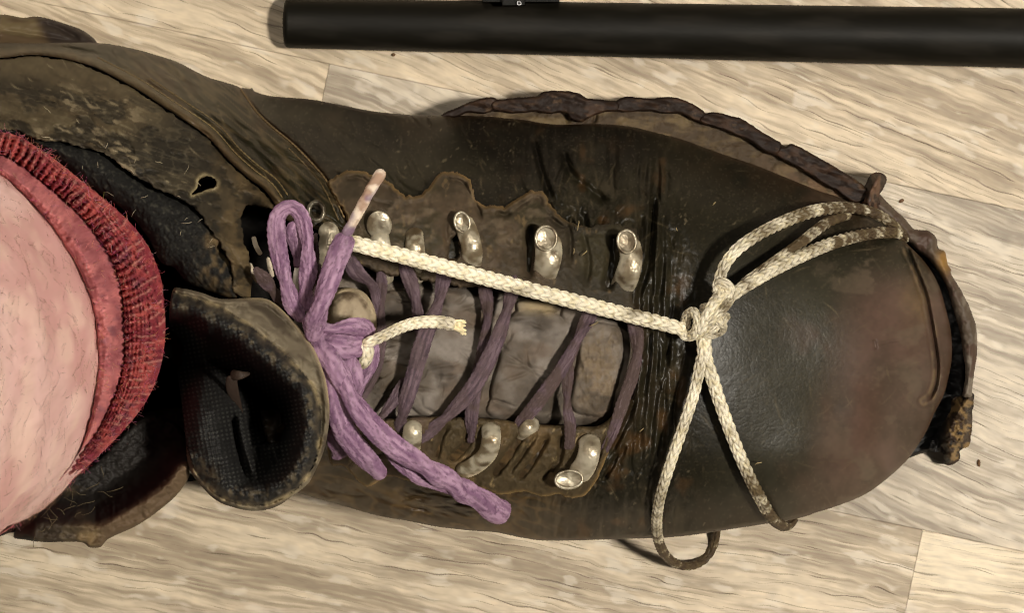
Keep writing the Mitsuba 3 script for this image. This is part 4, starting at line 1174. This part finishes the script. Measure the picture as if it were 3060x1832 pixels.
# knot
lace('knot', [(940, 1010, 112), (960, 985, 118), (1000, 985, 119), (1050, 975, 119), (1088, 982, 116), (1098, 1010, 113), (1070, 1035, 116), (1010, 1035, 121), (960, 1020, 119)], [24, 27, 25, 26, 25, 24, 27, 30, 26], 68, .03, rel=False)
lace('knot', [(955, 985, 117), (970, 1045, 121), (1000, 1095, 123), (1030, 1145, 120), (1045, 1185, 114)], [24, 32, 34, 30, 20], 69, .03, rel=False)
lace('knot', [(1050, 1060, 116), (1048, 1110, 119), (1060, 1150, 117), (1045, 1190, 112)], [20, 27, 24, 14], 70, .02, rel=False)
lace('loose_end', [(965, 1040, 117), (978, 1090, 120), (990, 1150, 119), (1006, 1220, 116), (1030, 1290, 112), (1070, 1345, 107), (1110, 1390, 102), (1146, 1424, 98)], [24, 27, 27, 28, 29, 30, 31, 27], 71, .03, rel=False, flat=.7)
lace('loose_end', [(985, 1060, 118), (1012, 1120, 121), (1052, 1195, 120), (1110, 1272, 116), (1180, 1335, 112), (1250, 1383, 107), (1330, 1432, 100), (1420, 1490, 90), (1478, 1527, 82), (1512, 1545, 75)], [22, 27, 28, 29, 29, 30, 31, 32, 32, 26], 72, .03, rel=False, flat=.75)
lace('loose_end', [(1150, 1330, 106), (1230, 1420, 101), (1290, 1438, 99), (1370, 1462, 93), (1440, 1488, 87), (1495, 1518, 78), (1512, 1538, 73)], [15, 18, 19, 20, 22, 24, 20], 73, .1, rel=False, flat=.7)
lace('loose_end', [(985, 1290, 100), (1005, 1310, 102), (1020, 1345, 99), (1000, 1368, 95)], [18, 27, 28, 16], 74, .25, rel=False)
labels['shoelace'] = {'label': 'faded purple shoelace criss-crossed and knotted over the boot tongue', 'category': 'shoelace'}

# ------------------------------------------------------------------ braided cord
def braid(amp, period=27., cols=4):
    def f(s, t):
        q = t / (2 * math.pi) * cols
        x = np.abs(q - np.floor(q) - .5) * 2
        ph = s / period + x * .75
        w = ph - np.floor(ph)
        return amp * ((1 - (2 * w - 1) ** 2) ** .7 - .6) - amp * .7 * np.exp(-((1 - x) / .12) ** 2) - amp * .5 * np.exp(-(x / .1) ** 2)
    return f


def cord(key, path, rad, seed, dirt0, dirt1, rel=True, amp=8., period=29., caps=True, phase=0., B_=None):
    own = B_ is None
    B_ = B_ or Build()
    pp = [(p[0], p[1], p[2] + (float(base(np.array([p[0]]), np.array([p[1]]))[0]) if rel else 0)) for p in path]
    bf = braid(amp, period)
    a, f, S, TH = sweep(pp, np.array(rad) * .9, 44, 2.6, flat=.86, disp=lambda s, t: bf(s + phase, t + seed), caps=caps)
    n1 = meshkit.fbm(a * 320, 3, seed)
    n2 = meshkit.fbm(a * 1100, 2, seed + 1)
    dirt = dirt0 + (dirt1 - dirt0) * sst(.2, .85, S / S.max())
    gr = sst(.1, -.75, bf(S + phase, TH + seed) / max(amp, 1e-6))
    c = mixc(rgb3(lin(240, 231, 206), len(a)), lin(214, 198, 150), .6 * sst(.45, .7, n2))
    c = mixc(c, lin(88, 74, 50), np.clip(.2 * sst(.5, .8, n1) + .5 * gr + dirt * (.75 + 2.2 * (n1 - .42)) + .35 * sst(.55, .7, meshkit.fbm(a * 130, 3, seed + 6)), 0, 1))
    c = mixc(c, lin(60, 46, 32), np.clip((dirt - .55) * 2, 0, 1) * .8 * sst(.3, .6, n1))
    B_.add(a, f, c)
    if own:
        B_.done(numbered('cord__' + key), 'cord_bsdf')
    return B_


cord('taut_strand', [(1036, 716, 124), (1060, 727, 123), (1300, 790, 111), (1550, 857, 99), (1800, 922, 87.5), (1960, 962, 80), (2048, 986, 76.5)], [22, 24, 24, 23.5, 23, 22.5, 20], 81, .0, .22, rel=False)
# knot over the toe
kb = Build()
for path, r, s in (([(2030, 985, 77), (2055, 1005, 76), (2078, 992, 79), (2085, 955, 81), (2070, 932, 79), (2050, 950, 76), (2050, 985, 74)], 17, 82),
                   ([(2072, 1005, 75), (2092, 985, 80), (2110, 950, 82), (2128, 915, 82), (2150, 880, 79), (2150, 845, 76)], 20, 83),
                   ([(2098, 915, 77), (2125, 935, 82), (2152, 960, 82), (2158, 985, 78), (2130, 1000, 76), (2090, 1005, 76)], 16, 84),
                   ([(2105, 975, 79), (2130, 955, 83), (2160, 925, 82), (2185, 890, 77)], 15, 85),
                   ([(2100, 1000, 78), (2130, 985, 81), (2160, 960, 80), (2175, 940, 76)], 12, 86),
                   ([(2140, 860, 77), (2160, 845, 80), (2178, 860, 79), (2170, 890, 78), (2140, 905, 79)], 17, 87)):
    cord('knot', path, r, s, .12, .3, rel=False, amp=4.5, period=22, B_=kb)
kb.done('cord__knot', 'cord_bsdf')
TL = 'toe_loop'
cord(TL, [(2142, 880, 14), (2150, 835, 13), (2170, 785, 13), (2215, 735, 14), (2300, 682, 15), (2400, 640, 16), (2480, 622, 15), (2555, 622, 12), (2620, 640, 9), (2670, 672, 5), (2705, 705, -2)], [18, 18, 18, 19, 19, 20, 19, 18, 18, 18, 16], 91, .34, 1.15, amp=7)
cord(TL, [(2150, 915, 13), (2200, 872, 12), (2300, 812, 10), (2400, 762, 9), (2500, 722, 8), (2600, 698, 6), (2680, 695, 3), (2705, 715, -5)], [20, 20, 20, 20, 19, 18, 18, 16], 92, .36, 1.1, amp=7)
cord(TL, [(2215, 850, 9), (2290, 800, 9), (2390, 728, 9), (2470, 666, 10), (2540, 640, 9)], [14, 17, 17, 17, 14], 93, .8, 1.0, amp=3.5)
SL = 'side_loop'
cord(SL, [(2100, 985, 9), (2104, 1030, 8), (2110, 1080, 8), (2128, 1130, 7), (2150, 1200, 6.5), (2190, 1310, 6), (2232, 1410, 6), (2272, 1490, 5.5), (2308, 1550, 3), (2345, 1574, -6), (2370, 1556, -18), (2370, 1530, -26)], [22, 24, 22, 21, 20, 19.5, 19, 19, 18, 17, 15, 14], 94, .16, 1.2, amp=6)
cord(SL, [(2096, 1060, 9), (2090, 1100, 8), (2073, 1180, 8), (2040, 1280, 8), (2002, 1390, 8), (1972, 1490, 7), (1962, 1570, 3), (1976, 1640, -6), (2014, 1682, -14), (2062, 1692, -20), (2105, 1672, -25), (2132, 1630, -30), (2142, 1580, -33), (2148, 1520, -35)], [16, 18, 18, 18, 17.5, 17, 17, 16.5, 16, 16, 15.5, 15, 14, 13], 95, .22, 1.5, amp=5)
# frayed spare end sticking out of the lace knot
cord('frayed_end', [(1085, 1030, 116), (1115, 1018, 117), (1150, 1002, 116), (1200, 978, 112), (1250, 964, 109), (1310, 962, 107), (1365, 972, 105)], [17, 17, 17, 18, 19, 20, 20], 96, .02, .02, rel=False, amp=4.5, period=22)
fb = Build()
for k in range(26):
    o = rr.uniform(-1, 1)
    pts = [(1352, 971 + o * 12, 105 + rr.uniform(-1, 1)), (1372, 974 + o * 16, 105.5 + rr.uniform(-1, 1.5)), (1388 + rr.uniform(-10, 8), 980 + o * 22 + rr.uniform(-5, 5), 104.5 + rr.uniform(-1.5, 1))]
    a, f, S, TH = sweep(pts, [3.4, 3.6, 2.6], 7, 2, smooth=4)
    fb.add(a, f, lin(236, 222, 178))
fb.done('cord__frayed_end__strand', 'cord_bsdf')
cord('frayed_end', [(1082, 1022, 116), (1098, 1050, 115), (1088, 1085, 113), (1068, 1100, 110)], [15, 22, 19, 8], 97, .05, .1, rel=False, amp=3)
labels['cord'] = {'label': 'cream braided cord tied round the toe, dirty brown where it passes under the sole', 'category': 'cord'}
labels['cord__frayed_end__strand'] = {'label': 'fuzzy cut yarn ends', 'kind': 'stuff'}

# ------------------------------------------------------------------ leg and sock
CU, CV = -290., 1050.


def polar(pts, th, rest):
    p = np.asarray(pts, float)
    a = np.arctan2(p[:, 1] - CV, p[:, 0] - CU)
    r = np.hypot(p[:, 0] - CU, p[:, 1] - CV)
    o = np.argsort(a)
    a, r = a[o], r[o]
    rest_r = np.interp(th, np.r_[a[0] - .5, a, a[-1] + .5], np.r_[rest, r, rest])
    return rest_r


TH_ = np.linspace(-math.pi, math.pi, 1100, endpoint=False)
A = [(0, 520), (62, 575), (123, 640), (190, 735), (247, 839), (278, 940), (288, 1049), (285, 1150), (272, 1240), (225, 1375), (170, 1450), (123, 1500), (70, 1545)]
Bc = [(0, 457), (62, 494), (123, 543), (185, 593), (247, 654), (278, 691), (321, 753), (352, 821), (366, 895), (370, 969), (371, 1082), (357, 1148), (318, 1234), (285, 1300), (232, 1360), (185, 1412), (132, 1465), (85, 1515)]
Cc = [(0, 393), (37, 396), (93, 426), (154, 481), (216, 537), (259, 580), (309, 630), (352, 690), (395, 764), (422, 852), (437, 930), (438, 1000), (430, 1082), (410, 1161), (371, 1232), (324, 1307), (265, 1373), (212, 1419), (150, 1468), (95, 1525)]
Dc = [(0, 385), (37, 390), (97, 422), (160, 478), (222, 532), (265, 574), (318, 615), (372, 645), (424, 684), (460, 744), (487, 800), (488, 900), (486, 1015), (488, 1141), (434, 1207), (376, 1272), (330, 1312), (272, 1378), (220, 1424), (158, 1473), (104, 1530)]
rA, rB, rC, rD = (polar(c, TH_, r) for c, r in ((A + [(20, 1588), (-60, 1632)], 560), (Bc + [(34, 1568), (-60, 1624)], 560), (Cc + [(36, 1574), (-60, 1626)], 560), (Dc + [(38, 1580), (-60, 1628)], 560)))
from scipy.ndimage import gaussian_filter1d
rA, rB, rC, rD = (gaussian_filter1d(r, sg, mode='wrap') for r, sg in ((rA, 5), (rB, 5), (rC, 7), (rD, 24)))
wl = sst(.84, .97, TH_)
rB, rC, rD = (r * (1 - wl) + (rA - 8) * wl for r in (rB, rC, rD))
prof = []   # (radius, height) rows
for t in np.linspace(0, 1, 14):      # inner band, turned over the skin
    prof.append((rA + (rB - rA) * t * .97 - 4 * (t == 0), 167 + 3.5 * math.sin(math.pi * min(t * 1.3, 1)) - 9 * t ** 3 - (6 if t == 0 else 0), 0))
for t in np.linspace(0, 1, 30):      # ribbed roll
    prof.append((rB + (rC - rB) * (.5 - .5 * math.cos(math.pi * t)), 155 + 8.5 * math.sin(math.pi * t) ** .6 - 3 * t, 1))
for t in np.linspace(0.05, 1, 26):   # outer band going down into the boot
    prof.append((rC + (rD - rC) * math.sin(t * math.pi / 2), 152 - 30 * t ** 1.6, 2))
prof.append((rD + 2, 96, 3))
NT, NP = len(TH_), len(prof)
Vs, Cs_ = [], []
arc = np.cumsum(np.r_[0, np.hypot(np.diff(CU + rC * np.cos(TH_)), np.diff(CV + rC * np.sin(TH_)))])
for k, (r, zz, kind) in enumerate(prof):
    u, v = CU + r * np.cos(TH_), CV + r * np.sin(TH_)
    slant = (r - rB) * .22
    warp = 46 * (nz(u, v, 90, 90, 2, 201) - .5) + 8 * (nz(u, v, 20, 20, 2, 207) - .5)
    rib = np.sin((arc + slant + warp) / 24 * 2 * math.pi)
    n1 = nz(u, v, 40, 40, 3, 202)
    n2 = nz(u, v, 10, 10, 2, 203)
    if kind == 0:
        dz = 2.6 * (n1 - .5) + .5 * np.sin((arc + warp) / 62 * 2 * math.pi) + 1.8 * (n2 - .5) + 2.2 * (nz(u, v, 22, 60, 2, 206) - .5) + .55 * rib * sst(.3, .7, n1) + .45 * np.sin(k * 1.57 + 1.6 * np.abs(rib))
    else:
        amp = 1.9 if kind == 1 else 1.1
        dst = .75 * np.sin(k * 1.57 + 1.6 * np.abs(rib) + 5 * nz(u, v, 60, 60, 2, 210))
        dz = amp * np.sign(rib) * np.abs(rib) ** .7 * (.25 + 1.5 * nz(u, v, 60, 60, 2, 208)) + dst + 2.8 * (n2 - .5) + 2.5 * (nz(u, v, 70, 70, 2, 209) - .5)
    Vs.append(P(u, v, zz + dz))
    c = rgb3(lin(128, 48, 56), NT) if kind else rgb3(lin(154, 88, 90), NT)
    c = mixc(c, lin(180, 108, 106) if kind == 0 else lin(164, 76, 72), sst(.4, .62, n1))
    c = mixc(c, lin(96, 36, 44), .8 * sst(.5, .72, n2) if kind else .5 * sst(.5, .7, nz(u, v, 26, 26, 3, 204)))
    c = mixc(c, lin(112, 74, 84), .5 * sst(.58, .74, nz(u, v, 34, 34, 3, 205)))
    if kind:
        c = mixc(c, lin(222, 150, 136), .45 * sst(.3, 1, rib) * sst(.4, .7, n2))
    Cs_.append(c)
i, j = np.meshgrid(np.arange(NP - 1), np.arange(NT), indexing='ij')
f = np.stack([i * NT + j, i * NT + (j + 1) % NT, (i + 1) * NT + (j + 1) % NT, (i + 1) * NT + j], -1).reshape(-1, 4)
sk = Build()
sk.add(np.vstack(Vs), np.vstack([f[:, [0, 1, 2]], f[:, [0, 2, 3]]]), np.vstack(Cs_))
sk.done('person__sock', 'sock_bsdf')
fz = Build()
rf = np.random.default_rng(21)
for m in range(1500):
    k = int(rf.integers(2, NP - 4))
    jx = int(NT * rf.uniform(.30, .66))
    q0 = Vs[k][jx]
    a = math.pi * rf.uniform(0, 2)
    dr_ = np.array([math.cos(a), math.sin(a), rf.uniform(.1, .9)])
    sd = np.array([-math.sin(a), math.cos(a), 0])
    L_ = rf.uniform(.0007, .002)
    x = np.linspace(0, 1, 4)[:, None]
    pts = q0 + dr_ * L_ * x + sd * L_ * rf.uniform(-.8, .8) * x * x
    w = .00003
    V = np.vstack([pts + sd * w, pts - sd * w, pts + np.array([0, 0, w])])
    F = []
    for n in range(3):
        for a_, b_ in ((0, 4), (4, 8), (8, 0)):
            F += [[a_ + n, b_ + n, b_ + n + 1], [a_ + n, b_ + n + 1, a_ + n + 1]]
    fz.add(V, np.array(F), lin(rf.integers(150, 225), rf.integers(80, 150), rf.integers(84, 145)))
fz.done('person__sock__fuzz', 'sock_bsdf')
labels['person__sock__fuzz'] = {'label': 'fine loose fibres on the sock', 'kind': 'stuff'}
labels['person__sock'] = {'label': 'red ribbed sock cuff turned down at the ankle'}

# the bare shin, rising and leaning back towards the knee
NA, NR = 520, 150
ta = np.linspace(-math.pi, math.pi, NA, endpoint=False)
rr0 = polar(A, ta, 560) + 4
Vl, Cl = [], []
x0, y0 = P(CU, CV, 165)[:2]
for k in range(NR):
    t = k / (NR - 1)
    z = 140 + 480 * t ** 1.25
    g = 1 + .42 * max(0, (z - 172) / 480)
    r = rr0 * px(165) * g
    tt = max(0, (z - 172) / 480); cx, cy = x0 - .135 * tt + .0, y0 - .075 * tt
    x, y = cx + r * np.cos(ta), cy - r * np.sin(ta) * (1 + .02 * t)
    q = np.stack([x, y, np.full(NA, z * 1e-3)], -1)
    nn = np.stack([np.cos(ta), -np.sin(ta), 0 * ta], -1)
    n1 = meshkit.fbm(q * 90, 3, 211)
    n2 = meshkit.fbm(q * np.array([500, 500, 260]), 3, 212)
    q = q + nn * ((n1 - .5) * .0022 + (n2 - .5) * .0005)[:, None]
    Vl.append(q)
    c = mixc(rgb3(lin(217, 178, 170), NA), lin(197, 148, 142), sst(.4, .65, meshkit.fbm(q * 45, 3, 213)))
    c = mixc(c, lin(190, 150, 136), .35 * sst(.5, .72, meshkit.fbm(q * np.array([700, 700, 380]), 3, 215)))
    c = mixc(c, lin(226, 196, 178), .5 * sst(.5, .7, meshkit.fbm(q * 140, 3, 214)))
    Cl.append(c)
i, j = np.meshgrid(np.arange(NR - 1), np.arange(NA), indexing='ij')
f = np.stack([i * NA + j, i * NA + (j + 1) % NA, (i + 1) * NA + (j + 1) % NA, (i + 1) * NA + j], -1).reshape(-1, 4)
lg = Build()
Lv, Lc = np.vstack(Vl), np.vstack(Cl)
lg.add(Lv, np.vstack([f[:, [0, 1, 2]], f[:, [0, 2, 3]]]), Lc)
lg.done('person__leg', 'skin_bsdf')
hb = Build()
for k in range(1700):
    a0 = int((rr.uniform(-1.2, 1.2) + math.pi) / (2 * math.pi) * NA) % NA
    k0 = int(rr.uniform(5, 70))
    q0 = Vl[k0][a0]
    ang = ta[a0]
    nn = np.array([math.cos(ang), -math.sin(ang), 0])
    tg = np.array([math.sin(ang), math.cos(ang), 0])
    L_ = rr.uniform(.003, .0085)
    dirn = np.array([0, 0, -1.]) * rr.uniform(.3, 1) + tg * rr.uniform(-.9, .9)
    dirn /= np.linalg.norm(dirn)
    cv = tg * rr.uniform(-.5, .5)
    pts = np.array([q0 + nn * (.00015 + .0005 * math.sin(x * 2.6)) + dirn * L_ * x + cv * L_ * x * x for x in np.linspace(0, 1, 6)])
    side = np.cross(dirn, nn)
    w = .000031 * (1 - .7 * np.linspace(0, 1, 6))[:, None]
    V = np.vstack([pts + side * w, pts - side * w, pts + nn * w])
    F = []
    for m in range(5):
        for a_, b_ in ((0, 6), (6, 12), (12, 0)):
            F += [[a_ + m, b_ + m, b_ + m + 1], [a_ + m, b_ + m + 1, a_ + m + 1]]
    hb.add(V, np.array(F), lin(120, 86, 68))
hb.done('person__leg_hair', 'hair_bsdf')
labels['person__leg_hair'] = {'label': 'fine brown leg hair', 'kind': 'stuff'}
labels['person'] = {'label': 'person seen as one bare shin in a red sock, standing in the boot', 'category': 'person'}

# ------------------------------------------------------------------ crumbs on the floor
for key, (u, v, a, b, rot), lab in (('crumb', (2925, 1385, 5, 11, 0), 'tiny brown crumb on the floor beside the toe of the boot'), ('crumb_001', (2694, 600, 8, 5, .5), 'tiny brown crumb on the floor right of the toe lump'),
                                    ('crumb_002', (1176, 163, 6, 5, 0), 'tiny reddish crumb on the floor just below the black tube')):
    s = trimesh.creation.icosphere(2, 1.0)
    Vc = s.vertices * (1 + .4 * (meshkit.noise(s.vertices * 1.7 + u, 3) - .5))[:, None] * [a * K, b * K, .0006]
    Vc = Vc @ np.array([[math.cos(rot), math.sin(rot), 0], [-math.sin(rot), math.cos(rot), 0], [0, 0, 1]]) + P(u, v, .5)
    cb = Build()
    cb.add(Vc, np.array(s.faces), lin(96, 70, 44))
    cb.done(key, 'rubber_bsdf')
    labels[key] = {'label': lab, 'category': 'crumb'}
